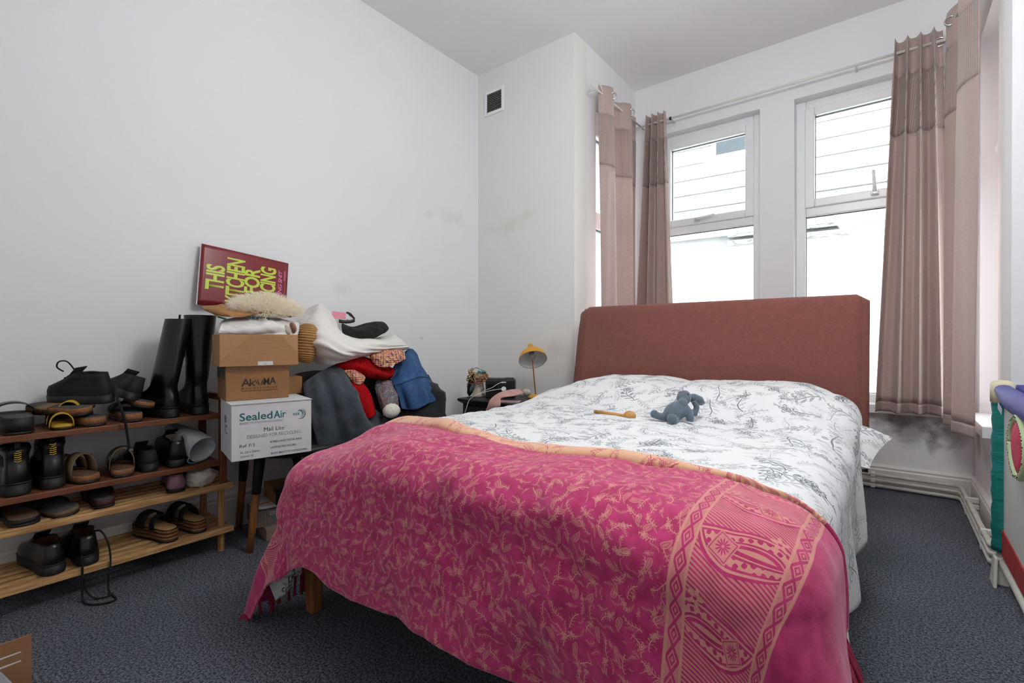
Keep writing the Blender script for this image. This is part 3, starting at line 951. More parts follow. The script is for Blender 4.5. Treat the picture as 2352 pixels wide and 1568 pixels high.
# ------------------------------------------------------------------ shoe racks
MRED = M('reddish_stained_pine', (122, 70, 40), .5, .35, 7, bump=.1, stretch=(12, 1.5, 12))
MPINE = M('raw_pine', (206, 164, 110), .6, .28, 8, bump=.08, col2=(160, 116, 70), stretch=(14, 1.2, 14))
MPINEZ = M('raw_pine_post', (200, 160, 108), .6, .28, 8, bump=.08, col2=(150, 98, 54), stretch=(14, 14, 1.2))
MREDZ = M('reddish_pine_post', (124, 72, 42), .5, .3, 7, stretch=(14, 14, 1.2))
RF, RB = -2.112, -2.348
rk = empty('shoe_rack', (RF, .12, .281), label='reddish brown two-shelf wooden shoe rack standing on the pale pine rack', cat='shoe rack')
def rl(root, name, mb, mat, **k):
    l = root.location; mb.v = [(x - l.x, y - l.y, z - l.z) for x, y, z in mb.v]
    return mb.build(name, mat, root, **k)
for z in (.565, .375):
    rl(rk, 'shelf', MB().box(RB, RF, .142, .792, z - .02, z), MRED, bevel=.002)
for y in (.118, .792):
    for x in (RF - .024, RB):
        rl(rk, 'post', MB().box(x, x + .024, y, y + .024, .281, .657), MREDZ, bevel=.003)
    rl(rk, 'top_rail', MB().box(RB + .024, RF - .024, y + .003, y + .021, .615, .640), MRED, bevel=.002)
    rl(rk, 'lower_rail', MB().box(RB + .024, RF - .024, y + .003, y + .021, .325, .350), MRED, bevel=.002)
pk = empty('shoe_rack', (RF, .10, 0), label='low pale pine slatted shoe rack on the carpet under the brown rack', cat='shoe rack')
for zt in (.280, .102):
    for k in range(6):
        x = RF + .012 - k * .047
        rl(pk, 'slat', MB().box(x - .024, x, .105, .838, zt - (.022 if k in (0, 5) else .012), zt - (0 if k in (0, 5) else .002)), MPINE, bevel=.003)
for y in (.128, .805):
    for x in (RF - .03, RB + .02):
        rl(pk, 'post', MB().tube([(x, y, 0), (x, y, .0775)], .0125, 14), MPINEZ)
        rl(pk, 'post', MB().tube([(x, y, .103), (x, y, .2575)], .0125, 14), MPINEZ)

# ------------------------------------------------------------------ shoes
HW = [(0, .0), (.012, .34), (.04, .55), (.1, .68), (.22, .74), (.40, .72), (.58, .88), (.72, 1.0), (.84, .95), (.92, .78), (.97, .52), (.99, .3), (1, 0)]
def hw(t):
    for (a, va), (b, vb) in zip(HW, HW[1:]):
        if t <= b: return va + (vb - va) * (t - a) / (b - a)
    return 0
def contour(yb, yf, W, z, n=20, skew=.0, tilt=0.0):
    """foot-shaped closed ring at height z; +y is the toe"""
    pts = []
    ts = [.5 - .5 * math.cos(PI * i / n) for i in range(n + 1)]
    for t in ts: pts.append((W / 2 * hw(t) + skew * math.sin(PI * t), yb + (yf - yb) * t, z + tilt * t))
    for t in reversed(ts[1:-1]): pts.append((-W / 2 * hw(t) * .9 + skew * math.sin(PI * t), yb + (yf - yb) * t, z + tilt * t))
    return pts
ML_BLK = M('black_leather', (15, 15, 16), .3, .3, 20, bump=.12, bscale=90)
ML_MAT = M('black_matte_canvas', (15, 15, 16), .75, .3, 40, bump=.15)
MRUB = M('black_rubber_sole', (17, 17, 17), .6, .2, 30)
MINS = M('shoe_inside', (44, 36, 30), .9, .3, 20)
MCORK = M('cork_footbed', (150, 100, 62), .85, .4, 120, bump=.2, bscale=200)
MSUED = M('tan_suede', (116, 96, 70), .9, .2, 30)
MYEL = M('mustard_suede', (186, 150, 40), .9, .2, 30)
MLACE = M('black_lace', (16, 16, 17), .85)
MGREYIN = M('grey_insole', (78, 74, 74), .9, .2, 40)
MBRNIN = M('brown_insole', (104, 74, 56), .85, .25, 40)

def shoe_root(label, loc, rz=PI / 2, rx=0, ry=0, group='shoes on the racks', name='shoe', cat='shoe'):
    e = empty(name, loc, (0, 0, 0), label, cat, group)
    e.rotation_mode = 'XYZ'
    e.rotation_euler = (Matrix.Rotation(rz, 3, 'Z') @ Euler((rx, ry, 0)).to_matrix()).to_euler()
    return e

def low_shoe(label, loc, rz=PI / 2, L=.27, W=.092, sole=.028, H=.10, rx=0, ry=0, mat=None, laces=True, inside=None, cut=.46, group='shoes on the racks', name='lace_up_shoe', welt=None):
    s = shoe_root(label, loc, rz, rx, ry, group, name)
    m = MB().loft([contour(0, L, W * k, z) for k, z in ((.97, 0), (1.0, .004), (1.0, sole))]); m.build('sole', MRUB, s, True)
    if welt is not None:
        MB().loft([contour(-.001, L + .001, W * 1.02, sole), contour(-.001, L + .001, W * 1.02, sole + .003)]).build('welt', welt, s, True)
    lv = [(sole, .004, .99, .96), (sole + .22 * (H - sole), .0, .985, .97), (sole + .42 * (H - sole), .002, .95, .92), (sole + .58 * (H - sole), .006, .82, .84), (sole + .78 * (H - sole), .010, .66, .76), (H, .014, cut + .06, .70)]
    rings = [contour(b, L * f, W * w * (1.0 if f > .8 else 1.0), z) for z, b, f, w in lv]
    inn = [contour(.022, L * cut, W * .58, H - .002), contour(.024, L * .55, W * .6, H * .6), contour(.03, L * .6, W * .6, sole + .006)]
    MB().loft(rings + inn[:1], True, False).build('upper', mat or ML_BLK, s, True)
    MB().loft(inn, True, False).add(inn[-1], [tuple(range(len(inn[-1])))]).build('lining', inside or MINS, s, True)
    t0, t1 = L * .70, L * (cut - .02)
    MB().loft([[(x, t0, H * .70), (x, t0 * .5 + t1 * .5, H * .92), (x, t1, H + .02), (x, t1 - .004, H + .018), (x, t0 * .5 + t1 * .5, H * .90), (x, t0, H * .68)] for x in (-.02, -.012, .012, .02)]).build('tongue', mat or ML_BLK, s, True)
    if laces:
        for k in range(4):
            t = .12 + k * .22; y = t0 + (t1 - t0) * t; z = H * .74 + (H * 1.02 - H * .74) * t + .004
            MB().tube([(-.024, y - .004, z - .008), (-.012, y, z + .003), (.012, y + .004, z + .003), (.024, y, z - .008)], .0028, 6).build('lace', MLACE, s, True)
    return s

def sandal(label, loc, rz=PI / 2, L=.26, W=.094, rx=0, ry=0, strap=None, foot=MCORK, bed=None, straps=((.62, .10, .055), (.42, .08, .06)), thick=.022, group='shoes on the racks', name='sandal', layers=1, back=False, buckle=False):
    s = shoe_root(label, loc, rz, rx, ry, group, name)
    MB().loft([contour(0, L, W * .98, 0), contour(0, L, W, .007)]).build('outsole', MRUB, s, True)
    h = .0072; th = (thick - .007) / layers
    for i in range(layers):
        g = .0 if layers == 1 else .003
        MB().loft([contour(.001, L - .001, W * .97, h), contour(.0, L, W * .99, h + th * .5), contour(.001, L - .001, W * .97, h + th - g)]).build('midsole', foot, s, True)
        if g: MB().loft([contour(.003, L - .003, W * .96, h + th - g), contour(.003, L - .003, W * .96, h + th)]).build('layer_line', MRUB, s, True)
        h += th
    MB().loft([contour(.006, L - .006, W * .90, h), contour(.008, L - .008, W * .86, h + .002)]).build('footbed', bed or MBRNIN, s, True)
    for t, wd, ht in straps:
        hwid = W / 2 * hw(t) + .001; n = 12; V = []; F = []; yc = L * t
        for i in range(n + 1):
            a = PI * i / n
            x = -hwid * math.cos(a) * (1.0 if i not in (0, n) else 1.0); z = h - .006 + (ht) * math.sin(a) ** .75
            for dy in (-wd / 2, wd / 2):
                V.append((x, yc + dy * (1 - .15 * math.sin(a)), z))
        F = [(2 * i, 2 * i + 1, 2 * i + 3, 2 * i + 2) for i in range(n)]
        o = obj('strap', V, F, strap or ML_MAT, s, True)
        md = o.modifiers.new('thickness', 'SOLIDIFY'); md.thickness = .003; md.offset = 1
        if buckle: MB().box(hwid * .55, hwid * .55 + .012, yc - .009, yc + .009, h + ht * .72, h + ht * .72 + .006).build('buckle', MCHROME, s)
    if back:
        pts = [(-W * .36, L * .34, h), (-W * .36, L * .12, h + .05), (-W * .2, .012, h + .062), (0, .004, h + .064), (W * .2, .012, h + .062), (W * .36, L * .12, h + .05), (W * .36, L * .34, h)]
        P = smooth_path(pts, 5); V = []; F = []
        for p in P: V += [tuple(p + Vector((0, 0, -.009))), tuple(p + Vector((0, 0, .009)))]
        F = [(2 * i, 2 * i + 1, 2 * i + 3, 2 * i + 2) for i in range(len(P) - 1)]
        o = obj('heel_strap', V, F, strap or ML_MAT, s, True); md = o.modifiers.new('thickness', 'SOLIDIFY'); md.thickness = .003
    return s

def boot(label, loc, rz=PI / 2, L=.26, W=.09, sole=.035, H=.15, shaft=None, lean=(0, 0), name='ankle_boot', tab=False, top_r=(.05, .05), mat=None, rx=0, ry=0, dent=0.0):
    s = shoe_root(label, loc, rz, rx, ry, 'shoes on the racks', name, 'boot')
    MB().loft([contour(0, L, W * k, z) for k, z in ((.97, 0), (1.02, .004), (1.02, sole))]).build('sole', MRUB, s, True)
    MB().loft([contour(-.002, L + .002, W * 1.04, sole), contour(-.002, L + .002, W * 1.04, sole + .004)]).build('welt', MRUB, s, True)
    z0 = sole + .004
    rings = [contour(.003, L * .99, W * .97, z0), contour(.0, L * .985, W * .98, z0 + .02), contour(.002, L * .95, W * .95, z0 + .035), contour(.006, L * .80, W * .88, z0 + .048), contour(.012, L * .60, W * .84, z0 + .062), contour(.014, L * .50, W * .82, z0 + .08)]
    n = len(rings[0]); yc0 = L * .26
    def ring(cx, cy, rx_, ry_, z):
        # same vertex order as contour(): from heel up one side to the toe and back
        out = []
        for i in range(n):
            a = -PI / 2 + 2 * PI * i / n
            out.append((cx + rx_ * math.cos(a), cy + ry_ * math.sin(a), z))
        return out
    zt = z0 + .10; k = 7
    for i in range(k + 1):
        t = i / k; z = zt + (H - zt) * t
        rx_ = W * .40 + (top_r[0] - W * .40) * t; ry_ = .062 + (top_r[1] - .062) * t
        bulge = math.sin(PI * t) * dent
        rings.append(ring(lean[0] * t, yc0 + lean[1] * t, rx_ + bulge, ry_ + bulge, z))
    o = MB().loft(rings, True, False); o.build('upper', mat or ML_BLK, s, True)
    inn = [ring(lean[0], yc0 + lean[1], top_r[0], top_r[1], H), ring(lean[0], yc0 + lean[1], top_r[0] - .005, top_r[1] - .005, H - .001), ring(lean[0] * .6, yc0, W * .36, .05, H * .6)]
    MB().loft(inn, True, False).add(inn[-1], [tuple(range(n))]).build('lining', MINS, s, True)
    if tab:
        MB().box(-.006, .006, -.006 + .012, .016, H - .005, H + .012).build('pull_loop', MLACE, s)
        for q in range(6):
            zz = H - .012 - q * .0065
            MB().tube([(-.008, .006 - .002, zz), (0, .0015, zz - .002), (.008, .004, zz + .001)], .0013, 5).build('stitch', M('yellow_thread', (196, 160, 30), .7), s)
    return s

FX = RF - .006        # heels line up near the front edge
Z1, Z2, Z3, Z4 = .566, .376, .281, .103
# --- top shelf, from the left
sandal('chunky black clog sandal at the left end of the top shelf, grey insole up', (FX, .225, Z1), L=.24, W=.11, thick=.05, foot=MRUB, bed=MGREYIN, strap=ML_BLK, straps=((.66, .09, .045),), name='clog')
sandal('mustard yellow strappy sandal on the top shelf beside the black clog', (FX, .322, Z1), rz=PI / 2 - .15, L=.23, W=.085, foot=MYEL, bed=MYEL, strap=MYEL, straps=((.16, .045, .045), (.6, .07, .05)), thick=.014)
sandal('brown-soled yellow sandal tilted behind its mustard partner', (FX - .06, .345, Z1 + .036), rz=PI / 2 - .45, L=.17, W=.08, rx=.10, foot=MSUED, bed=MBRNIN, strap=MYEL, straps=((.2, .045, .04),), thick=.014)
sandal('lower cork-soled black sandal under the black lace-up shoe', (FX, .418, Z1), rz=PI / 2 + .35, L=.245, W=.098, thick=.030, bed=MGREYIN, straps=((.62, .09, .035),))
sandal('upper cork-soled sandal wedged sole to sole under the black lace-up shoe', (FX - .01, .388, Z1 + .040), rz=PI / 2 + .45, L=.24, W=.098, thick=.026, rx=.03, ry=-.10, bed=MGREYIN, strap=MSUED, straps=((.6, .06, .012),))
sandal('lower cork-soled black sandal under the tipped-over black shoe', (FX, .512, Z1), rz=PI / 2 - .05, L=.245, W=.092, thick=.030, bed=MGREYIN, straps=((.62, .09, .035),))
sandal('black sandal with grey footbed and cork edge leaning beside the tall boots', (FX - .012, .545, Z1 + .045), rz=PI / 2 - .12, L=.245, W=.098, thick=.022, ry=.22, bed=MGREYIN, straps=((.62, .09, .02),))
a = low_shoe('black canvas lace-up shoe perched on top of the cork sandals, lace loop up', (FX - .01, .452, Z1 + .076), rz=PI / 2 + .55, L=.235, W=.092, H=.105, mat=ML_MAT, ry=-.12)
MB().tube(smooth_path([(0, .13, .115), (-.012, .14, .145), (-.03, .15, .148), (-.035, .155, .13), (-.02, .15, .112)], 5), .0024, 6).build('lace', MLACE, a, True)
low_shoe('black canvas shoe lying tipped on its side on the top shelf', (FX - .03, .512, Z1 + .075), rz=PI / 2 + .12, L=.22, W=.088, H=.088, mat=ML_MAT, rx=.05, ry=.38)
sl = MB()
lace = smooth_path([(FX - .05, .468, Z1 + .13), (FX + .02, .462, Z1 + .09), (FX + .03, .478, Z1 + .02), (FX + .022, .488, Z1 - .04), (FX + .022, .490, Z1 - .09), (FX + .0, .468, Z1 - .118), (FX - .02, .452, Z1 - .135)], 6)
tag(MB().tube(lace, .0042, 6).build('shoelace', MLACE, smooth=True), 'long black shoelace dangling over the edge of the top shelf', 'shoelace')
boot('left tall black leather boot on the top shelf, shaft slumped to the wall', (FX, .638, Z1), rz=PI / 2 + .26, L=.235, W=.088, sole=.036, H=.375, lean=(.050, -.005), name='tall_boot', top_r=(.044, .05))
b = boot('right tall black leather boot standing upright on the top shelf', (FX, .728, Z1), rz=PI / 2 - .06, L=.235, W=.09, sole=.036, H=.392, lean=(.012, .0), name='tall_boot', top_r=(.056, .058))
MB().tube([(-.058, .06, .392), (-.060, .06, .37)], .004, 6).build('pull_loop', MLACE, b)
blk = blob('folded_boot_shaft', ML_MAT, None, (FX - .13, .640, Z1 + .125), (.06, .035, .075), (0, .3, .2), .12, 2.0, 5)
tag(blk, 'slouched black bag standing behind the tall boots', 'bag')
blk.data.transform(Matrix.Translation((0, 0, .0)))
# --- second shelf
boot('black ankle boot with yellow heel stitching at the left end of the middle shelf', (FX, .222, Z2), rz=PI / 2 + .05, L=.24, W=.10, sole=.036, H=.152, tab=True, top_r=(.036, .045))
boot('black ankle boot with yellow heel stitching beside the tan sandals', (FX - .01, .303, Z2), rz=PI / 2 - .02, L=.24, W=.096, sole=.036, H=.158, tab=True, top_r=(.036, .045))
sandal('tan suede buckled sandal, left of the pair on the middle shelf', (FX, .398, Z2), rz=PI / 2 + .28, L=.24, W=.10, thick=.026, bed=MBRNIN, strap=MSUED, straps=((.30, .055, .075), (.62, .07, .062)), buckle=True)
sandal('tan suede buckled sandal, right of the pair on the middle shelf', (FX, .478, Z2), rz=PI / 2 - .22, L=.235, W=.098, thick=.026, bed=MBRNIN, strap=MSUED, straps=((.30, .055, .075), (.62, .07, .062)), buckle=True)
low_shoe('scuffed black lace-up shoe in the middle of the second shelf', (FX - .01, .565, Z2), L=.24, W=.09, H=.078, mat=ML_MAT)
low_shoe('black slip-on shoe with a pale insole leaning on the white boot', (FX, .645, Z2), rz=PI / 2 - .1, L=.24, W=.095, H=.10, rx=.16, mat=ML_BLK, laces=False, inside=M('pale_insole', (186, 172, 156), .9, .15, 30))
# wellington lying on its side
wl = empty('wellington_boot', (FX + .005, .728, Z2 + .055), label='white patterned wellington boot lying on its side, opening forward', cat='boot', group='shoes on the racks')
MWEL = M('cream_rubber', (206, 204, 194), .4, .15, 18, col2=(160, 172, 186)); MWIN = M('white_boot_lining', (220, 224, 224), .6, .1, 12)
axis = smooth_path([(0, 0, 0), (-.08, -.018, .030), (-.15, -.035, .045), (-.19, -.045, .05)], 4)
mo = MB().tube(axis, [.052 - .012 * min(1, i / 8) for i in range(len(axis))], 20, False); mo.build('shaft', MWEL, wl, True)
MB().tube([a_ for a_ in axis], [.049 - .012 * min(1, i / 8) for i in range(len(axis))], 20, False).build('lining', MWIN, wl, True)
rim = []
p0 = axis[0]; dd = (axis[1] - axis[0]).normalized(); e1 = dd.orthogonal().normalized(); e2 = dd.cross(e1)
MB().tube([p0 + (e1 * math.cos(2 * PI * k / 24) + e2 * math.sin(2 * PI * k / 24)) * .0505 for k in range(25)], .0028, 6).build('rim', MWEL, wl, True)
MB().tube(smooth_path([(.004, -.045, -.02), (.012, -.055, -.035), (.008, -.04, -.045), (0, -.02, -.046)], 4), .0025, 6).build('pull_loop', M('blue_rubber', (84, 122, 168), .5), wl, True)
MB().ell((-.19, -.05, .02), (.035, .045, .05), 14, 9).build('foot', MWEL, wl, True)
# --- upper pine tier
sandal('brown sandal sole lying flat at the left end of the pine rack', (FX + .01, .235, Z3), L=.24, W=.115, thick=.02, foot=MRUB, bed=MBRNIN, straps=((.6, .09, .05),), strap=ML_MAT)
sandal('dark grey sandal resting on a pink strap on the pine rack', (FX, .345, Z3), rz=PI / 2 + .30, L=.235, W=.105, thick=.02, foot=MSUED, bed=MGREYIN, ry=-.16, strap=ML_MAT, straps=((.62, .09, .03),))
sandal('dark maroon slider next to the grey sandal on the pine rack', (FX, .432, Z3), rz=PI / 2 - .05, L=.235, W=.09, thick=.026, foot=M('maroon_rubber', (64, 32, 30), .6), bed=MGREYIN, straps=((.6, .09, .045),), strap=M('maroon_strap', (58, 30, 30), .7))
pm = low_shoe('dusky pink leather mule on the pine rack, open heel forward', (FX, .640, Z3), rz=PI / 2 - .25, L=.235, W=.092, H=.066, sole=.014, mat=M('dusky_pink_leather', (140, 100, 110), .55, .2, 20), laces=False, inside=M('mule_inside', (70, 52, 46), .8), cut=.6, name='mule')
bag = blob('cloth_bag', M('off_white_cotton', (206, 200, 186), .9, .12, 20, bump=.2), None, (FX - .05, .735, Z3 + .030), (.055, .046, .036), (0, 0, .3), .28, 2.6, 3, sq=.8)
tag(bag, 'crumpled off-white cotton bag at the right end of the pine rack', 'bag')
# --- lower pine tier
d1 = low_shoe('polished black lace-up shoe, left of the pair on the lowest slats', (FX + .01, .305, Z4), rz=PI / 2 + .12, L=.26, W=.096, sole=.03, H=.098, welt=MRUB, inside=M('tan_lining', (104, 62, 34), .7))
d2 = low_shoe('polished black lace-up shoe with a trailing lace, right of the pair on the lowest slats', (FX + .01, .386, Z4), rz=PI / 2 - .02, L=.26, W=.094, sole=.03, H=.098, welt=MRUB, inside=M('tan_lining', (104, 62, 34), .7))
lp = [(FX - .06, .415, Z4 + .09), (FX - .02, .425, Z4 + .095), (FX + .015, .436, Z4 + .06), (FX + .028, .440, Z4 + .0), (FX + .034, .432, Z4 - .06), (FX + .05, .432, .006), (FX + .10, .437, .004), (FX + .12, .428, .004), (FX + .115, .40, .004), (FX + .09, .375, .004), (FX + .05, .365, .006), (FX + .03, .366, .05), (FX + .022, .368, Z4 + .01), (FX - .02, .37, Z4 + .05)]
tag(MB().tube(smooth_path(lp, 6), .0032, 6).build('shoelace', MLACE, smooth=True), 'long black shoelace trailing from the lowest shelf to the carpet', 'shoelace')
lp = [(FX + .028, .372, Z4 - .03), (FX + .03, .376, .03), (FX + .055, .392, .006), (FX + .07, .415, .004), (FX + .068, .432, .004), (FX + .06, .438, .004)]
tag(MB().tube(smooth_path(lp, 6), .0030, 6).build('shoelace', MLACE, smooth=True), 'short black lace end curled on the carpet below the polished shoes', 'shoelace')
MPALE = M('pale_footbed', (176, 138, 96), .8, .15, 40)
sandal('black strapped sandal with layered cork sole, left of the pair on the lowest slats', (FX + .012, .628, Z4), rz=PI / 2 + .22, L=.235, W=.088, thick=.046, layers=3, bed=MPALE, straps=((.36, .03, .05), (.62, .06, .055)), back=False)
sandal('black strapped sandal with layered cork sole, right of the pair on the lowest slats', (FX + .0, .728, Z4), rz=PI / 2 + .18, L=.235, W=.086, thick=.046, layers=3, bed=MPALE, straps=((.40, .03, .05), (.64, .06, .055)), back=False)
# ------------------------------------------------------------------ chair by the left wall
MCHB = M('black_chair_shell', (26, 26, 27), .5, .2, 20)
MCHW = M('chair_leg_wood', (150, 92, 44), .45, .35, 8, stretch=(14, 14, 1))
ch = empty('chair', (-2.03, 1.06, 0), label='black tub chair with wooden legs, buried under boxes and clothes', cat='chair')
def cl(name, mb, mat, **k): return rl(ch, name, mb, mat, **k)
C0 = Vector((-2.03, 1.06, 0))
cl('seat', MB().lathe([(.001, .385), (.17, .385), (.205, .395), (.222, .412), (.216, .425), (.001, .429)], 36, Matrix.Translation(C0)), MCHB, smooth=True)
for (bx, by), (tx, ty) in (((-2.03, .868), (-2.02, .905)), ((-2.322, .945), (-2.24, .94)), ((-1.89, 1.17), (-1.93, 1.12)), ((-2.27, 1.25), (-2.19, 1.13))):
    zt = .384; zm = .235
    mx, my = bx + (tx - bx) * zm / zt, by + (ty - by) * zm / zt
    l = cl('leg', MB().tube([(bx, by, 0), (mx, my, zm)], [.0125, .0155], 14), MCHW, smooth=True)
    s_ = MB().tube([(mx, my, zm - .002), (tx, ty, zt)], [.0172, .021], 14); s_.v = [(x - C0.x, y - C0.y, z) for x, y, z in s_.v]
    s_.build('leg_socket', MCHB, l, True)
V = []; F = []; nA, nZ = 28, 6
for i in range(nA + 1):
    a = math.radians(70 + 120 * i / nA)
    for j in range(nZ + 1):
        t = j / nZ; r = .212 + .05 * t; hh = .30 * math.sin(math.radians(20 + 140 * i / nA)) ** .5
        V.append((r * math.cos(a), r * math.sin(a), .41 + hh * t))
for i in range(nA):
    for j in range(nZ):
        q = i * (nZ + 1) + j; F.append((q, q + 1, q + nZ + 2, q + nZ + 1))
o = obj('backrest', V, F, M('brown_chair_back', (58, 42, 34), .6, .2, 20), ch, True)
md = o.modifiers.new('thickness', 'SOLIDIFY'); md.thickness = .022

# ------------------------------------------------------------------ boxes stacked on the seat
MKRAFT = M('kraft_cardboard', (168, 124, 84), .85, .12, 10, bump=.08, stretch=(1, 1, 12))
MKRAFT2 = M('kraft_cardboard_dark', (146, 104, 66), .85, .12, 10, bump=.08)
MWCARD = M('white_cardboard', (214, 214, 216), .7, .06, 12, bump=.05)
MTAPE = M('clear_brown_tape', (150, 108, 64), .25, .1, 6)
INK_T = M('teal_print', (22, 104, 112), .7); INK_G = M('grey_teal_print', (92, 124, 128), .7); INK_D = M('dark_teal_print', (40, 84, 90), .7); INK_K = M('black_print', (44, 34, 30), .7)
INK_L = M('light_teal_print', (130, 150, 152), .7)
RZ = math.radians(77)
def fit(parent, text, x0, x1, z0, z1, mat, y=-.0008, weight=0.0, shear=0.0, rotz=None, mat4=None, space=1.0):
    """text fitted into the rectangle x0..x1, z0..z1 on a front face (y = const)"""
    o = lettering(parent, text, 1.0, (0, 0, 0), (0, 0, 0), mat, weight=weight, shear=shear, space=space)
    co = np.array([v.co[:] for v in o.data.vertices]); mn, mx = co.min(0), co.max(0)
    co = (co - mn) / np.maximum(mx - mn, 1e-9)
    if mat4 is None:
        new = [(x0 + c[0] * (x1 - x0), y, z0 + c[1] * (z1 - z0)) for c in co]
    else:
        new = [tuple(mat4 @ Vector((x0 + c[0] * (x1 - x0), z0 + c[1] * (z1 - z0), 0))) for c in co]
    for v, n in zip(o.data.vertices, new): v.co = n
    return o

def hollow(w, d, h, t=.004):
    return MB().box(0, w, 0, t, 0, h).box(0, w, d - t, d, 0, h).box(0, t, t, d - t, 0, h).box(w - t, w, t, d - t, 0, h).box(t, w - t, t, d - t, 0, t)

wb = empty('cardboard_box', (-1.81, .713, .430), (0, 0, RZ), 'white printed cardboard box of postal bags on the chair seat', 'box')
MB().box(0, .27, 0, .24, 0, .2).build('box_body', MWCARD, wb, bevel=.002)
MB().box(-.002, .272, -.0035, .12, .2005, .2025).build('lid_flap', MWCARD, wb)
MB().box(-.002, .272, .122, .243, .2005, .2025).build('lid_flap', MWCARD, wb)
fit(wb, 'Sealed', .0257, .132, .141, .169, INK_T, weight=.012); fit(wb, 'Air', .137, .178, .141, .169, INK_T, weight=.012)
fit(wb, 'BRAND PROTECTIVE PACKAGING', .0257, .168, .1285, .1365, INK_L)
fit(wb, 'Mail Lite', .104, .172, .0966, .111, INK_D); fit(wb, 'o', .1745, .178, .107, .1105, INK_D); fit(wb, 'o', .180, .1835, .165, .1685, INK_D)
fit(wb, 'DESIGNED FOR RECYCLING', .049, .231, .0763, .0884, INK_L)
fit(wb, 'BUBBLE-LINED POSTAL BAGS', .125, .234, .0522, .0594, INK_D, weight=.006)
fit(wb, 'LUFTPOLSTERTASCHEN', .126, .2135, .0312, .0384, INK_D, weight=.006)
fit(wb, "BUSTE IMBOTTITE A BOLLE D'ARIA", .1275, .2545, .0095, .0168, INK_D, weight=.006)
fit(wb, 'Ref: F/3', .0257, .0733, .0467, .058, INK_D); fit(wb, 'Int. 220 x 330mm', .0283, .0887, .0256, .0332, INK_D); fit(wb, 'Quantity: 50', .0283, .0694, .0100, .0186, INK_D)
fit(wb, 'SEE', .203, .228, .145, .1535, INK_T, weight=.008)
def arc(cx, cz, r, w, a0, a1, mat):
    V = []; n = 20
    for i in range(n + 1):
        t = i / n; a = math.radians(a0 + (a1 - a0) * t); k = w * math.sin(PI * t) + .0002
        V += [(cx + (r - k) * math.cos(a), -.0008, cz + (r - k) * math.sin(a)), (cx + (r + k) * math.cos(a), -.0008, cz + (r + k) * math.sin(a))]
    obj('logo_arc', V, [(2 * i, 2 * i + 2, 2 * i + 3, 2 * i + 1) for i in range(n)], mat, wb)
arc(.2285, .149, .0185, .0016, -120, 75, INK_T); arc(.2270, .150, .0145, .0014, -95, 110, INK_L); arc(.226, .1505, .0112, .0015, -70, 140, INK_T)
# print on the narrow left side (edge of the recycling mark)
sd = Matrix.Translation((-.0008, .24, 0)) @ Matrix(((0, 0, -1, 0), (-1, 0, 0, 0), (0, 1, 0, 0), (0, 0, 0, 1)))
fit(wb, 'BI', .10, .14, .125, .150, INK_D, mat4=sd); fit(wb, 'C', .11, .16, .085, .118, INK_D, mat4=sd)

ab = empty('cardboard_box', (-1.912, .735, .6331), (0, 0, RZ), 'brown taped cardboard box with black accessory lettering, middle of the stack', 'box')
MB().box(0, .217, 0, .20, 0, .128).build('box_body', MKRAFT2, ab, bevel=.002)
MB().box(-.0006, .2176, -.0006, .03, .082, .1286).build('tape', MTAPE, ab)
fit(ab, 'A', .050, .080, .052, .080, INK_K, weight=.01); fit(ab, 'k', .078, .098, .052, .080, INK_K, weight=.01); fit(ab, 'M', .126, .146, .054, .081, INK_K, weight=.01); fit(ab, 'A', .146, .170, .055, .082, INK_K, weight=.01)
V = []
for k, (cx, s) in enumerate(((.106, -1), (.111, -1), (.117, 1), (.121, 1))):
    n = 10; V = []
    for i in range(n + 1):
        t = i / n; z = .052 + .026 * t; b = s * .006 * (math.sin(PI * t * .5) ** 2) * (1 + .6 * (k in (0, 3)))
        w = .0018 * math.sin(PI * t) + .0002
        V += [(cx + b - w, -.0008, z), (cx + b + w, -.0008, z)]
    obj('logo_leaf', V, [(2 * i, 2 * i + 1, 2 * i + 3, 2 * i + 2) for i in range(n)], INK_K, ab)
fit(ab, 'ACCESSORIES', .049, .174, .0405, .0475, INK_K, space=1.25)
MB().box(.049, .177, -.0009, -.0002, .0335, .0350).build('printed_line', INK_K, ab)
MB().box(-.012, -.0008, .03, .12, .085, .123).build('grey_packing_tape', M('grey_tape', (72, 72, 72), .4), ab)

bb = empty('cardboard_box', (-1.935, .975, .6331), (0, 0, RZ), 'plain brown cardboard box half hidden behind the lettered box', 'box')
MB().box(0, .07, .04, .17, 0, .072).build('box_body', MKRAFT2, bb, bevel=.002)

ob = empty('cardboard_box', (-1.892, .706, .7622), (0, 0, RZ), 'open brown cardboard box on top of the stack, stuffed with a white bag', 'box')
hollow(.268, .185, .118).build('box_body', MKRAFT, ob, bevel=.0015)
MB().box(0, .268, -.0035, -.0003, 0, .022).build('folded_edge', MKRAFT, ob, bevel=.001)
for x0, x1, x2 in ((.0, .02, .105),): 
    obj('flap_crease', [(x0 + .003, -.0006, .024), (x2, -.0006, .1175), (x0 + .003, -.0006, .1175)], [(0, 1, 2)], M('kraft_lighter', (178, 134, 94), .85, .1, 10), ob)
    obj('flap_crease', [(.265, -.0006, .045), (.265, -.0006, .1175), (.205, -.0006, .1175)], [(0, 1, 2)], M('kraft_lighter', (178, 134, 94), .85, .1, 10), ob)
MB().box(.124, .176, -.0046, -.0036, .002, .0165).build('address_label', MWCARD, ob)
for k in range(2): MB().box(.142, .142 + .014 - .003 * k, -.0050, -.0045, .0085 - k * .0035, .0092 - k * .0035).build('printed_line', INK_K, ob)

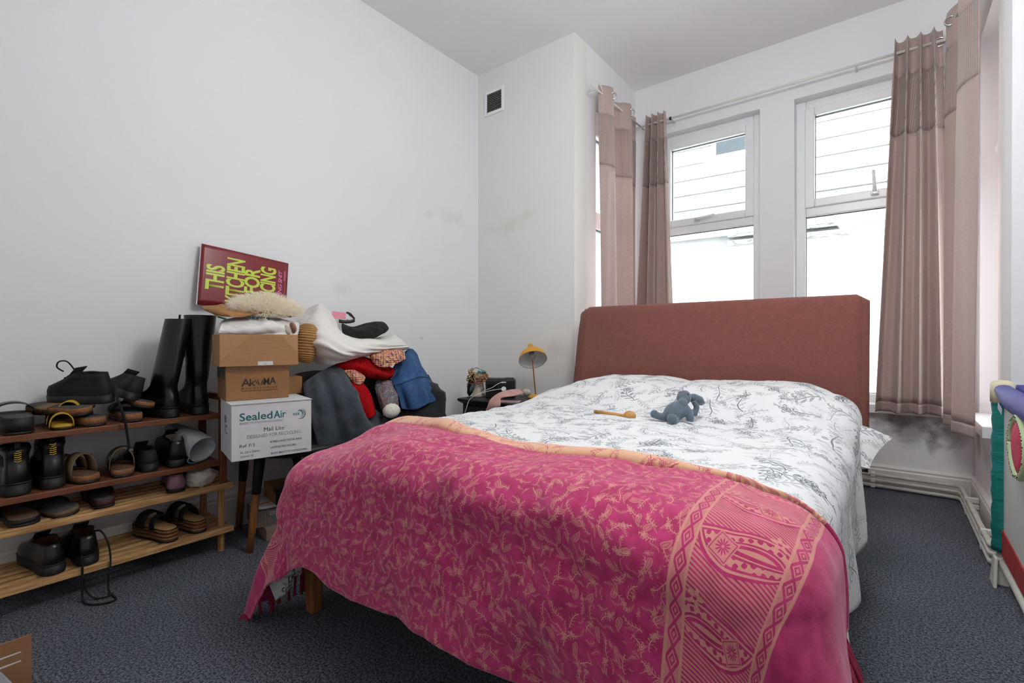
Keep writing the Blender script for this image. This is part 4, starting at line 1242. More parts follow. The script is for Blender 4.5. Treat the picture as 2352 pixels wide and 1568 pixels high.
# puffed cloth: front surface from a grid of points, back closed behind it
def puff(name, ctrl, mat, parent=None, depth=.06, push=(-1, 0, 0), nu=40, nv=30, wr=0.0, wscale=9, seed=0, fold=None):
    C = np.array([[tuple(p) for p in row] for row in ctrl], float)
    G = np.einsum('ar,rcx,bc->abx', _cr(C.shape[0], nv), C, _cr(C.shape[1], nu))
    N = np.cross(np.gradient(G, axis=1), np.gradient(G, axis=0)); N /= np.linalg.norm(N, axis=2, keepdims=True) + 1e-9
    if N[nv // 2, nu // 2] @ np.array(push) > 0: N = -N
    B = G.copy(); P = np.array(push, float)
    for a in range(nv):
        for b in range(nu):
            u, v = b / (nu - 1), a / (nv - 1)
            e = ((1 - (2 * u - 1) ** 4) * (1 - (2 * v - 1) ** 4)) ** .7
            B[a, b] = G[a, b] + P * (depth * e + .002)
            if wr: G[a, b] += N[a, b] * wr * (e ** .5) * mnoise.fractal(Vector(G[a, b] * wscale) + Vector((seed, seed, 0)), 1.0, 2.0, 3)
            if fold: G[a, b] += N[a, b] * fold(u, v) * (.3 + .7 * e)
    V = np.concatenate([G.reshape(-1, 3), B.reshape(-1, 3)]); k = nu * nv; F = []
    for a in range(nv - 1):
        for b in range(nu - 1):
            i = a * nu + b; F += [(i, i + 1, i + nu + 1, i + nu), (k + i, k + i + nu, k + i + nu + 1, k + i + 1)]
    for b in range(nu - 1):
        i = b; F.append((i, k + i, k + i + 1, i + 1)); i = (nv - 1) * nu + b; F.append((i, i + 1, k + i + 1, k + i))
    for a in range(nv - 1):
        i = a * nu; F.append((i, i + nu, k + i + nu, k + i)); i = a * nu + nu - 1; F.append((i, k + i, k + i + nu, i + nu))
    uv = [(b / nu * .3, a / nv * .3) for a in range(nv) for b in range(nu)] * 2
    o = obj(name, V, F, mat, parent, True, uv); fixn(o.data); return o
def grid(rows): return [[atx(*p) for p in row] for row in rows]

MTOTE = M('white_canvas', (222, 220, 216), .85, .06, 14, bump=.15)
MPILLOW = M('white_pillowcase', (226, 222, 218), .8, .05, 10, bump=.1)
t = puff('tote_bag', grid([[(512, 735, -2.05), (560, 726, -2.07), (620, 728, -2.07), (660, 735, -2.05), (686, 740, -2.03)],
                           [(506, 752, -1.94), (560, 750, -1.92), (620, 745, -1.92), (660, 745, -1.95), (688, 752, -1.99)],
                           [(502, 764, -1.93), (555, 768, -1.91), (610, 768, -1.91), (655, 768, -1.93), (684, 770, -1.96)]]), MTOTE, None, .10, wr=.014, wscale=16, seed=2)
tag(t, 'white canvas bag with a teal print folded into the open box', 'bag')
p0, p1, p2, p3 = atx(508, 731, -2.02), atx(520, 727, -2.03), atx(521, 734, -1.985), atx(512, 733, -1.99)
for k, (q, w) in enumerate((((500, 727), 20), ((560, 723), 18), ((582, 726), 12), ((610, 728), 8))):
    a_, b_ = atx(q[0], q[1], -2.01), atx(q[0] + w, q[1] + 6, -1.985)
    MB().tube([a_, b_], .0035, 6).build('teal_print', INK_T, t)
for px, py, c, nm, lb in ((663, 757, (186, 176, 162), 'slipper', 'grey felt slipper toe sticking out of the open box'), (678, 750, (150, 104, 84), 'wooden_brush', 'brown wooden brush end sticking out of the open box')):
    e = blob(nm, M(nm + '_mat', c, .8, .1, 40, bump=.2), None, atx(px, py, -1.93) + Vector((-.02, 0, -.004)), (.022, .011 if nm != 'slipper' else .016, .024), (.2, 0, 0), .04, 2, 1, 16, 12)
    tag(e, lb, 'slipper' if nm == 'slipper' else 'brush')
# brown paper bag laid over the top
pb = puff('paper_bag', grid([[(462, 702, -2.22), (520, 702, -2.22), (590, 705, -2.2), (640, 712, -2.18), (680, 725, -2.12)],
                             [(470, 710, -2.08), (505, 712, -2.03), (560, 716, -2.0), (615, 716, -2.0), (672, 728, -2.0)],
                             [(490, 718, -2.04), (518, 727, -1.98), (560, 726, -1.97), (612, 716, -1.98), (655, 728, -1.97)]]), M('brown_paper', (164, 116, 70), .8, .2, 16, bump=.15), None, .05, wr=.016, wscale=18, seed=6)
tag(pb, 'crumpled brown paper bag lying across the stuffed box', 'bag')
# sheepskin scrap
MFUR = M('cream_sheepskin', (252, 246, 232), .95, .08, 40, trans=.4)
fr = empty('sheepskin', atx(612, 712, -2.06), label='shaggy cream sheepskin lying on the paper bag', cat='sheepskin')
body = blob('skin', MFUR, fr, (0, 0, .004), (.085, .12, .034), (0, .25, 0), .1, 3, 2, 30, 14)
m = MB(); rnd = random.Random(5)
for k in range(6500):
    th = rnd.uniform(0, PI * .62); ph = rnd.uniform(0, 2 * PI)
    d = Vector((math.sin(th) * math.cos(ph), math.sin(th) * math.sin(ph), math.cos(th)))
    base = Euler((0, .25, 0)).to_matrix() @ Vector((d.x * .084, d.y * .118, d.z * .034 + .004))
    flow = (Vector((d.x * .9, d.y * 1.1, .25 + .35 * d.z)) + Vector((rnd.gauss(0, .33), rnd.gauss(0, .33), rnd.gauss(0, .35)))).normalized()
    L = rnd.uniform(.022, .055); tip = base + flow * L + Vector((0, 0, -.010 * rnd.random())); midp = base + flow * L * .55 + Vector((0, 0, .003))
    s_ = flow.cross(Vector((rnd.gauss(0, 1), rnd.gauss(0, 1), rnd.gauss(0, 1)))).normalized() * .0011
    m.add([base - s_, base + s_, midp + s_ * .7, midp - s_ * .7, tip], [(0, 1, 2, 3), (3, 2, 4)])
fo = obj('fleece', m.v, m.f, MFUR, fr); fo['kind'] = 'stuff'

# ------------------------------------------------------------------ poster leaning on the wall
MPOST = M('maroon_print', (128, 36, 42), .3, .08, 6); MLIME = M('lime_print', (196, 212, 76), .35, .05); MPINKP = M('pink_print', (226, 132, 178), .4, .05)
po = empty('poster', atx(453, 693, -2.33), (0, 0, 0), 'maroon poster with lime lettering leaning against the left wall', 'poster')
po.rotation_euler = (Matrix.Rotation(PI / 2, 3, 'Z') @ Matrix.Rotation(PI / 2, 3, 'X') @ Matrix.Rotation(math.radians(-5.5), 3, 'Z') @ Matrix.Rotation(-.09, 3, 'X')).to_euler()
PW, PH = .388, .258
def pz(x, y): return .006 * math.sin(x / PW * 3.0) * (y / PH) + .004 * math.sin(9 * x + 8 * y)
n1, n2 = 24, 16; V = []; F = []
for j in range(n2 + 1):
    for i in range(n1 + 1):
        x, y = PW * i / n1, PH * j / n2; V.append((x, y - (.012 * sm(.3, 0, i / n1) if j == 0 else 0), pz(x, y)))
for j in range(n2):
    for i in range(n1): q = j * (n1 + 1) + i; F.append((q, q + 1, q + n1 + 2, q + n1 + 1))
sh = obj('sheet', V, F, MPOST, po, True); md = sh.modifiers.new('thickness', 'SOLIDIFY'); md.thickness = .0008; md.offset = -1
V = [(-.004, -.012, .0), (.0002, -.012, .0005), (.0002, PH, .0015), (-.004, PH, .001)]
obj('white_margin', V, [(0, 1, 2, 3)], MWCARD, po)
def plines(text, x0, x1, y0, y1, mat, weight, shear=0.0):
    """text running upwards: letters' feet to the right"""
    o = lettering(po, text, 1.0, (0, 0, 0), (0, 0, 0), mat, weight=weight, shear=shear, space=.92 if weight else 1.0)
    co = np.array([v.co[:] for v in o.data.vertices]); mn, mx = co.min(0), co.max(0); co = (co - mn) / np.maximum(mx - mn, 1e-9)
    for v, c in zip(o.data.vertices, co):
        x = x1 - c[1] * (x1 - x0); y = y0 + c[0] * (y1 - y0); v.co = (x, y, pz(x, y) + .0012)
    return o
k = PW / 205
plines('THIS', 12 * k, 52 * k, .062, .175, MLIME, .028)
plines('KITCHEN', 55 * k, 97 * k, .018, .222, MLIME, .028)
plines('IS FOR', 96 * k, 134 * k, .018, .195, MLIME, .028)
plines('DANCING', 134 * k, 174 * k, -.01, .215, MLIME, .028)
plines('CHATTING SHIT', 180 * k, 190 * k, .0, .212, MPINKP, .01, .2)
MB().box(193 * k, 193.8 * k, .160, .212, .0035, .0045).build('underline', MPINKP, po); MB().box(195.2 * k, 196 * k, .165, .212, .0035, .0045).build('underline', MPINKP, po)

# ------------------------------------------------------------------ clothes heaped beside the chair
MCLD = M('dark_charcoal_cloth', (24, 25, 28), .95, .2, 20, bump=.15, sheen=.1)
MCOAT = M('charcoal_wool', (62, 68, 76), .95, .2, 60, bump=.3, bscale=300, sheen=.15)
MREDK = None
def knit_mat(name, c1, c2=None, cols=None, rib=.011, strength=.8, vertical=True):
    m, nt, bs, out = base_mat(name)
    x, y, z = coords(nt, 'Object'); v = vec(nt, x, y, z)
    w = noise_tex(nt, v, 30.0, 2.0)
    s = ((y * .8 + x * .6 + (w - .5) * .01) / rib * 6.2832).sin() * .5 + .5
    q = ((z + (w - .5) * .006) / (rib * .8) * 6.2832).sin() * .5 + .5
    if cols:
        n = nt.nodes.new('ShaderNodeTexNoise'); nt.links.new(v, n.inputs['Vector']); n.inputs['Scale'].default_value = 70.0; n.inputs['Detail'].default_value = 3.0
        sp = nt.nodes.new('ShaderNodeSeparateXYZ'); nt.links.new(n.outputs['Color'], sp.inputs[0])
        c = mixc(nt, Ex(nt, sp.outputs[0]).ramp(.42, .58), lin(cols[0]), lin(cols[1]))
        c = mixc(nt, Ex(nt, sp.outputs[1]).ramp(.5, .6), c, lin(cols[2])); c = mixc(nt, Ex(nt, sp.outputs[2]).ramp(.55, .62), c, lin(cols[3]))
    else:
        c = mixc(nt, s, lin(c2), lin(c1))
    nt.links.new(c, bs.inputs['Base Color']); bs.inputs['Roughness'].default_value = .95; bs.inputs['Specular IOR Level'].default_value = .1
    set_bump(nt, bs, s * (q * .4 + .6) if vertical else s + q, strength, .004)
    return m
MREDK = knit_mat('red_rib_knit', (182, 14, 22), (138, 9, 15), rib=.006)
MTANK = knit_mat('tan_rib_knit', (176, 136, 84), (126, 92, 52), rib=.008)
MMULTI = knit_mat('multicolour_knit', None, cols=((206, 150, 120), (196, 110, 110), (222, 186, 130), (96, 76, 110)), rib=.012, vertical=False)
MTWEED = knit_mat('speckled_tweed_knit', None, cols=((150, 146, 150), (110, 112, 124), (168, 116, 106), (120, 130, 150)), rib=.007, vertical=False)
def denim():
    m, nt, bs, out = base_mat('blue_denim')
    x, y, z = coords(nt, 'Object'); v = vec(nt, x, y, z)
    a = noise_tex(nt, v, 260.0, 2.0, .6); b = noise_tex(nt, v, 14.0, 3.0)
    c = mixc(nt, a.ramp(.3, .7), lin((38, 64, 104)), lin((64, 94, 136))); c = mixc(nt, b.ramp(.45, .8) * .4, c, lin((96, 126, 166)))
    nt.links.new(c, bs.inputs['Base Color']); bs.inputs['Roughness'].default_value = .9; bs.inputs['Specular IOR Level'].default_value = .15
    set_bump(nt, bs, a, .3, .001); return m
MDENIM = denim()
hp = blob('clothes_heap', MCLD, None, (-2.08, 1.60, .345), (.25, .35, .345), (0, 0, 0), .16, 2.4, 4, 48, 32, sq=.85)
tag(hp, 'heap of dark clothes on the floor between chair and nightstand', 'clothes')
tag(puff('coat', grid([[(697, 880, -1.95), (730, 858, -1.95), (768, 838, -1.97), (795, 838, -2.0)], [(703, 915, -1.89), (745, 890, -1.86), (790, 872, -1.86), (818, 880, -1.93)], [(715, 960, -1.87), (765, 940, -1.82), (815, 932, -1.80), (852, 930, -1.88)],
                       [(728, 1010, -1.86), (785, 1000, -1.80), (845, 985, -1.78), (892, 965, -1.84)], [(735, 1070, -1.86), (800, 1065, -1.80), (870, 1045, -1.78), (915, 1020, -1.84)]]), MCOAT, None, .05, wr=.014, wscale=9, seed=3, nu=60, nv=50,
         fold=lambda u, v: .022 * math.sin(u * 11 + v * 1.5) * (.15 + v) + .006 * math.sin(u * 27 + v * 4)), 'charcoal grey coat draped down the side of the clothes heap', 'coat')
tag(puff('sweater', grid([[(776, 822, -2.05), (815, 814, -2.03), (862, 830, -2.0), (906, 848, -1.98)], [(774, 836, -1.94), (815, 834, -1.9), (860, 849, -1.87), (905, 860, -1.89)], [(780, 850, -1.97), (810, 856, -1.95), (850, 868, -1.93), (890, 873, -1.95)]]), MREDK, None, .05, wr=.01, wscale=14,
         fold=lambda u, v: .012 * math.sin(v * 9 + u * 2)), 'red ribbed knit sleeve bundled under the white pillow', 'sweater')
tag(puff('sweater', grid([[(780, 850, -1.96), (792, 846, -1.97), (802, 845, -1.99)], [(798, 882, -1.88), (815, 876, -1.88), (828, 870, -1.92)], [(826, 922, -1.82), (842, 915, -1.82), (852, 905, -1.87)], [(840, 962, -1.80), (856, 958, -1.79), (864, 950, -1.84)]]), MREDK, None, .03, nu=16), 'red ribbed knit strip hanging beside the charcoal coat', 'sweater')
tag(puff('cardigan', grid([[(850, 806, -2.03), (880, 795, -2.04), (910, 798, -2.03), (930, 806, -2.02)], [(852, 815, -1.95), (882, 812, -1.92), (910, 812, -1.92), (930, 812, -1.96)], [(862, 838, -1.93), (885, 844, -1.90), (908, 836, -1.90), (932, 824, -1.94)]]), MMULTI, None, .05, wr=.01, wscale=20), 'multicoloured chunky knit folded between white pillow and denim', 'cardigan')
tag(puff('hat', grid([[(790, 850, -1.93), (808, 843, -1.94), (830, 849, -1.94)], [(800, 862, -1.89), (818, 860, -1.865), (839, 865, -1.90)], [(812, 878, -1.87), (826, 884, -1.86), (836, 876, -1.89)]]), MMULTI, None, .035, nu=24, nv=20), 'round multicoloured knitted hat lying on the red sweater', 'hat')
tw = puff('tweed_sweater', grid([[(866, 874, -1.94), (890, 872, -1.92), (908, 878, -1.93)], [(870, 900, -1.87), (893, 898, -1.84), (914, 902, -1.87)], [(880, 930, -1.83), (900, 932, -1.81), (916, 932, -1.84)], [(884, 948, -1.83), (902, 950, -1.81), (922, 946, -1.84)]]), MTWEED, None, .05, wr=.006, wscale=20)
tag(tw, 'speckled grey knit sleeve hanging below the red sweater', 'sweater')
fl = blob('fluffy_cuff', M('white_fleece', (228, 224, 214), .95, .15, 60, bump=.8, bscale=140, bdist=.006), tw, atx(899, 943, -1.80), (.030, .043, .033), (0, 0, 0), .10, 6, 3, 28, 20)
fl['label'] = 'fluffy white fleece cuff'
tag(puff('skirt', grid([[(905, 860, -1.98), (924, 826, -2.0), (944, 801, -2.06), (958, 812, -2.12)], [(903, 872, -1.92), (930, 850, -1.90), (955, 835, -1.94), (970, 842, -2.03)], [(905, 886, -1.89), (935, 876, -1.86), (965, 866, -1.89), (986, 868, -1.98)]]), MDENIM, None, .06, wr=.008, wscale=14), 'blue denim skirt lying over the right side of the clothes heap', 'skirt')
sk = bpy.data.objects['skirt']
puff('ruffle', grid([[(905, 884, -1.885), (935, 874, -1.855), (965, 864, -1.885), (987, 867, -1.975)], [(914, 910, -1.87), (944, 902, -1.83), (978, 895, -1.86), (1000, 896, -1.96)], [(922, 938, -1.86), (955, 940, -1.81), (985, 926, -1.85), (1011, 919, -1.95)]]), MDENIM, sk, .05, nu=80, nv=30, fold=lambda u, v: .020 * v * math.sin(u * 24 + 1.5 * math.sin(u * 9)))
seam_pts = [atx(a, b, c) + Vector((.004, 0, 0)) for a, b, c in ((905, 884, -1.88), (920, 880, -1.865), (935, 874, -1.85), (950, 868, -1.86), (965, 864, -1.88), (986, 867, -1.97))]
MB().tube(smooth_path(seam_pts, 5), .0022, 5).build('stitched_seam', MDENIM, sk, True)
tag(puff('tweed_hem', grid([[(925, 938, -1.90), (950, 940, -1.88), (972, 936, -1.90)], [(926, 955, -1.88), (950, 960, -1.86), (975, 952, -1.88)]]), MTWEED, None, .04, nu=20, nv=12), 'speckled knit hem peeping out under the denim ruffle', 'sweater')
# white pillow on the heap
pl = puff('pillow', grid([[(715, 724, -2.15), (738, 697, -2.20), (770, 733, -2.24), (787, 765, -2.20), (850, 777, -2.20), (906, 768, -2.14)], [(699, 748, -2.06), (735, 742, -2.02), (775, 768, -1.99), (815, 784, -1.97), (870, 786, -1.98), (926, 783, -2.07)],
                          [(704, 792, -2.0), (740, 790, -1.90), (785, 806, -1.86), (830, 808, -1.88), (880, 801, -1.95), (936, 795, -2.04)], [(722, 830, -2.03), (750, 838, -1.95), (785, 832, -1.93), (830, 820, -1.98), (885, 810, -2.02), (949, 801, -2.09)]]), MPILLOW, None, .16, nu=80, nv=56,
          wr=.008, wscale=10, fold=lambda u, v: .008 * math.sin(v * 40 - u * 12 + 3 * math.sin(u * 5)) * math.exp(-((v - .62 + .15 * u) / .3) ** 2))
tag(pl, 'white pillow slumped on top of the clothes heap', 'pillow')
tag(puff('black_top', grid([[(786, 742, -2.22), (812, 750, -2.22), (850, 740, -2.22), (880, 739, -2.22), (893, 752, -2.20)], [(788, 758, -2.15), (818, 763, -2.12), (852, 757, -2.11), (880, 755, -2.13), (892, 757, -2.17)], [(790, 770, -2.13), (820, 777, -2.10), (855, 778, -2.09), (876, 768, -2.11), (885, 764, -2.14)]]), M('black_jersey', (15, 15, 16), .9, .2, 20), None, .05, wr=.012, wscale=16), 'crumpled black top lying on the white pillow', 'clothes')
# pink card with a dark buckled belt
cd = empty('belt', atx(785, 732, -2.26), label='dark leather belt end curled over the pink card behind the pillow', cat='belt')
o_ = cd.location
belt = [atx(778, 737, -2.27), atx(795, 739, -2.26), atx(810, 737, -2.25), atx(814, 733, -2.26), atx(808, 725, -2.27), atx(800, 720, -2.29), atx(795, 720, -2.30)]
V = []; P = smooth_path(belt, 5)
for p in P: V += [tuple(p - o_ + Vector((0, 0, -.009))), tuple(p - o_ + Vector((0, 0, .009)))]
o = obj('belt_strap', V, [(2 * i, 2 * i + 1, 2 * i + 3, 2 * i + 2) for i in range(len(P) - 1)], M('dark_brown_leather', (44, 34, 34), .5), cd, True); md = o.modifiers.new('thickness', 'SOLIDIFY'); md.thickness = .003
MB().box(-.002, .003, .030, .036, -.006, -.001).build('buckle', MCHROME, cd)
a_, b_, c_, d_ = atx(763, 715, -2.28), atx(794, 718, -2.28), atx(793, 732, -2.27), atx(763, 732, -2.27)
o = obj('pink_card', [a_, b_, c_, d_], [(0, 1, 2, 3)], M('pink_paper', (226, 140, 156), .7, .05), None); md = o.modifiers.new('thickness', 'SOLIDIFY'); md.thickness = .002
tag(o, 'small pink card sticking up behind the white pillow', 'card')
a_, b_, c_, d_ = atx(792, 718, -2.281), atx(801, 723, -2.281), atx(798, 733, -2.272), atx(791, 732, -2.272)
o2 = obj('white_edge', [a_, b_, c_, d_], [(0, 1, 2, 3)], MWCARD, o); md = o2.modifiers.new('thickness', 'SOLIDIFY'); md.thickness = .002
# tan ribbed hat between box and pillow
MTAN = M('tan_rib_base', (168, 128, 78), .95, .2, 30)
ht = empty('knitted_hat', atx(704, 788, -1.99), label='tan ribbed knit hat squeezed between the open box and the pillow', cat='hat')
rib = MB(); nr = 22
prof = []
for i in range(nr * 6 + 1):
    t = i / (nr * 6); a = -PI / 2 + PI * t
    r = .052 * math.cos(a) ** .7 if math.cos(a) > 0 else 0
    r = max(.004, r) * (1 + .05 * math.cos(2 * PI * t * nr))
    prof.append((r, .086 * math.sin(a)))
rib.lathe(prof, 26, Matrix.Rotation(-.12, 4, 'X'), True).build('ribbed_body', MTAN, ht, True)

# ------------------------------------------------------------------ boxes under the chair
RU = math.radians(80)
ub = empty('cardboard_box', atz(612, 1243, 0), (0, 0, RU), 'pinkish cardboard box on the carpet at the bottom of the stack under the chair', 'box')
MB().box(0, .22, 0, .16, 0, .052).build('box_body', M('pink_beige_card', (150, 124, 112), .85, .1, 10), ub, bevel=.002)
MB().box(-.001, .221, -.0008, .16, .046, .0528).build('lid_edge', M('pink_beige_card2', (164, 136, 124), .85, .1, 10), ub)
gb = empty('cardboard_box', atz(588, 1213, .054), (0, 0, RU), 'grey printed carton with a barcode, second from the floor under the chair', 'box')
MGC = M('grey_carton', (120, 116, 116), .6, .1, 12)
MB().box(0, .24, 0, .15, 0, .068).build('box_body', MGC, gb, bevel=.002)
MB().box(0, .048, -.0006, .0, 0, .0675).build('printed_panel', M('taupe_print', (132, 120, 108), .7), gb)
for k in range(4): MB().box(.006 + k * .012, .0068 + k * .012, -.0012, -.0006, .005, .06).build('printed_line', INK_K, gb)
MB().box(.054, .075, -.0012, 0, .045, .058).build('barcode_label', MWCARD, gb)
for k in range(7): MB().box(.0555 + k * .0027, .0565 + k * .0027 + .0006 * (k % 2), -.0018, -.0012, .047, .0565).build('barcode_bar', INK_K, gb)
MB().lathe([(.001, 0), (.005, 0), (.005, .0006), (.001, .0006)], 14, Matrix.Translation((.054, -.0004, .022)) @ Matrix.Rotation(PI / 2, 4, 'X')).build('printed_mark', M('red_mark', (186, 110, 104), .7), gb)
ev = empty('envelope', atz(588, 1176, .1225) + Vector((.0, .0, .0005)), (0, 0, RU), 'padded white envelope with an orange stripe lying under the chair', 'envelope')
blob('envelope_body', MWCARD, ev, (.085, .06, .009), (.09, .062, .009), (0, 0, .05), .06, 3, 1, 26, 10, sq=.55)
MB().tube([(.02, .03, .0185), (.09, .05, .019)], .003, 6).build('orange_stripe', M('orange_print', (206, 110, 50), .6), ev)
nb = empty('cardboard_box', atz(634, 1160, .142), (0, 0, RU), 'black and kraft shoe box on top of the stack under the chair', 'box')
MB().box(0, .20, 0, .19, 0, .062).build('box_body', MKRAFT2, nb, bevel=.002)
MB().box(-.001, .201, -.001, .03, .05, .063).build('lid_band', MCLD, nb); MB().box(-.001, .018, -.001, .0, 0, .05).build('black_corner', MCLD, nb)
fit(nb, 'NEWC', .022, .062, .022, .031, INK_K, y=-.0014)
# ------------------------------------------------------------------ nightstand
MNS = M('black_painted_wood', (24, 24, 25), .5, .25, 14, bump=.06)
ns = empty('nightstand', (-1.86, 2.31, 0), label='black wooden nightstand between the clothes heap and the bed', cat='nightstand')
def nl(name, mb, mat, **k): return rl(ns, name, mb, mat, **k)
nl('top', MB().loft([[(x, y, z) for x, y in rounded_poly(-2.095 + e, -1.632 - e, 2.115 + e, 2.50 - e, .012, 3)] for e, z in ((.018, .470), (.012, .476), (.002, .484), (0, .490), (0, .496), (.004, .500))]), MNS)
nl('body', MB().box(-2.070, -1.655, 2.145, 2.49, .09, .4695), MNS, bevel=.003)
for z0, z1 in ((.315, .455), (.115, .300)):
    d = MB().box(-2.045, -1.68, 2.132, 2.1445, z0, z1); d.v = [(x - ns.location.x, y - ns.location.y, z) for x, y, z in d.v]
    d = d.build('drawer', MNS, ns, bevel=.004)
    k = MB().ell((-.003, -.195, (z0 + z1) / 2), (.014, .014, .014), 12, 8).build('knob', M('dark_bronze', (50, 44, 40), .35, metal=.8), d, True)
for x in (-2.062, -1.663):
    for y in (2.153, 2.482): nl('leg', MB().box(x - .014, x + .014, y - .012, y + .012, 0, .0895) if False else MB().loft([[(x + sx * r, y + sy * r, z) for sx, sy in ((-1, -1), (1, -1), (1, 1), (-1, 1))] for r, z in ((.010, 0), (.016, .0895))]), MNS)

# yellow desk lamp
MMUS = M('mustard_enamel', (214, 150, 40), .35, .06, 8); MLIN_W = M('white_enamel', (226, 228, 228), .35, .03); MCOP = M('brushed_copper', (190, 120, 90), .3, .1, metal=.9)
lb = Vector((-1.715, 2.425, .5005))
la = empty('desk_lamp', lb, label='mustard yellow desk lamp with a bent-back dome shade on the nightstand', cat='lamp')
MB().lathe([(.001, 0), (.048, 0), (.050, .004), (.044, .012), (.026, .020), (.008, .024), (.001, .024)], 28).build('base', MMUS, la, True)
sc_ = aty(1224, 826, 2.40) - lb
ax = (Vector((0, 0, .72)) - Vector((.08, .06, 0)) + _f * .60).normalized()
MB().tube(smooth_path([(0, 0, .02), (-.006, -.002, .08), tuple(sc_ * .8 + ax * .03), tuple(sc_ + ax * .05)], 5), .0042, 10).build('stem', MCOP, la, True)
rot = ax.to_track_quat('Z', 'Y').to_matrix().to_4x4(); T4 = Matrix.Translation(sc_) @ rot @ Matrix.Scale(1.3, 4)
prof = [(.067, 0), (.066, .010), (.061, .026), (.050, .042), (.034, .053), (.017, .058), (.0145, .064), (.0135, .088), (.010, .093), (.001, .094)]
sh_ = MB().lathe(prof, 32, T4, False).build('shade', MMUS, la, True)
MB().lathe([(.0655, .001), (.0645, .010), (.0595, .025), (.0485, .040), (.033, .0505), (.012, .054), (.001, .0545)], 32, T4, False).build('shade_lining', MLIN_W, la, True)
rimp = [T4 @ Vector((.0665 * math.cos(2 * PI * k / 32), .0665 * math.sin(2 * PI * k / 32), 0)) for k in range(33)]
MB().tube(rimp, .0012, 6).build('rim', M('lamp_rim', (120, 110, 92), .4), la, True)
MB().lathe([(.010, .053), (.012, .036), (.010, .030)], 16, T4).build('bulb_socket', M('grey_socket', (110, 112, 110), .5), la, True)
MB().ell(T4 @ Vector((0, 0, .020)), (.021, .021, .021), 16, 10).build('bulb', M('frosted_bulb', (190, 184, 170), .3), la, True)

# clock radio
rd = empty('clock_radio', aty(1150, 904, 2.265) - Vector((0, 0, 0)), (0, 0, math.radians(32)), 'black chamfered clock radio on the nightstand', 'radio')
rd.location.z = .5005
MBP = M('black_plastic', (22, 22, 24), .3, .15, 10)
MB().loft([[(x, y, z) for x, y in ((-.095 + e, .10 - e), (-.095 + e, .004 + e), (-.012, .0 + e), (.0 - e * .5, .008), (.085 - e, .03 + e), (.085 - e, .10 - e))] for e, z in ((.004, 0), (0, .004), (0, .105), (.012, .122))]).build('housing', MBP, rd, bevel=.003)
MB().box(-.083, -.022, .0005, .004, .05, .085).build('display', M('dark_display', (10, 11, 14), .12), rd)
MB().box(.02, .07, .035, .08, .1222, .1245).build('snooze_button', M('grey_plastic', (58, 58, 60), .4), rd, bevel=.002)
# charging puck and cables
MWP = M('white_plastic', (236, 237, 238), .35, .03)
ck = aty(1157, 893, 2.225)
pk_ = empty('charging_puck', ck, label='round white watch charging puck propped against the clock radio', cat='charger')
Rm = Vector((.45, -.85, .28)).to_track_quat('Z', 'Y').to_matrix().to_4x4()
MB().lathe([(.001, -.003), (.0135, -.003), (.0145, -.001), (.0145, .002), (.0125, .004), (.009, .003), (.001, .0025)], 24, Rm).build('puck', MWP, pk_, True)
MB().lathe([(.0085, .0033), (.009, .0042), (.0095, .0033)], 24, Rm, False).build('ring', M('grey_ring', (160, 160, 160), .4), pk_, True)
p = [aty(1153, 893, 2.22), aty(1142, 894, 2.2), aty(1125, 897, 2.17), aty(1108, 902, 2.14), aty(1092, 908, 2.11), aty(1082, 914, 2.10), aty(1076, 922, 2.095), aty(1071, 938, 2.09), aty(1064, 960, 2.09), aty(1060, 985, 2.09)]
tag(MB().tube(smooth_path(p, 6), .0019, 6).build('charging_cable', MWP, smooth=True), 'white cable from the charging puck hanging off the nightstand', 'cable')
p = [aty(1162, 878, 2.21), aty(1152, 878, 2.20), aty(1144, 881, 2.19), aty(1130, 890, 2.17), aty(1117, 895, 2.15), aty(1106, 901, 2.135), aty(1090, 910, 2.112)]
c2 = MB().tube(smooth_path(p[1:], 6), .0018, 6).build('charging_cable', MWP, smooth=True)
tag(c2, 'white phone cable with its plug raised in front of the clock radio', 'cable')
MB().tube([p[0], p[1]], .0034, 8).build('plug', MWP, c2)

# pink cloth strip, pebble, folded card
MPK = M('dusty_pink_felt', (206, 158, 150), .9, .1, 30, bump=.1)
g = [[(1190, 893, 2.26), (1196, 896, 2.22), (1202, 903, 2.19)], [(1165, 896, 2.20), (1172, 904, 2.16), (1180, 909, 2.15)], [(1143, 904, 2.15), (1148, 911, 2.125), (1152, 914, 2.125)], [(1126, 918, 2.105), (1138, 922, 2.10), (1150, 924, 2.10)], [(1120, 933, 2.095), (1134, 935, 2.09), (1147, 934, 2.09)], [(1115, 945, 2.095), (1122, 947, 2.11), (1130, 944, 2.12)], [(1119, 952, 2.11), (1124, 953, 2.115), (1129, 950, 2.12)]]
tag(patch('cloth_strip', [[tuple(aty(*p)) for p in row] for row in g], MPK, None, 14, 50, thick=.003), 'dusty pink felt strip draped over the edge of the nightstand', 'cloth')
tag(blob('pebble', M('pale_stone', (188, 178, 166), .7, .15, 40, bump=.1), None, aty(1209, 901, 2.30), (.026, .022, .0215), (0, 0, .3), .04, 2, 1, 22, 14), 'smooth pale grey pebble on the nightstand beside the lamp', 'pebble')
cdx = empty('folded_card', (-1.725, 2.17, .5005), (0, 0, .42), 'folded pale pink card lying on the nightstand front edge', 'card')
MPC = M('pale_pink_card', (222, 190, 190), .7, .05)
MB().box(-.075, .06, -.03, .055, 0, .003).build('lower_leaf', MPC, cdx)
MB().box(-.075, .06, -.03, .055, .0036, .0066, Matrix.Rotation(-.06, 4, 'X')).build('upper_leaf', MPC, cdx)

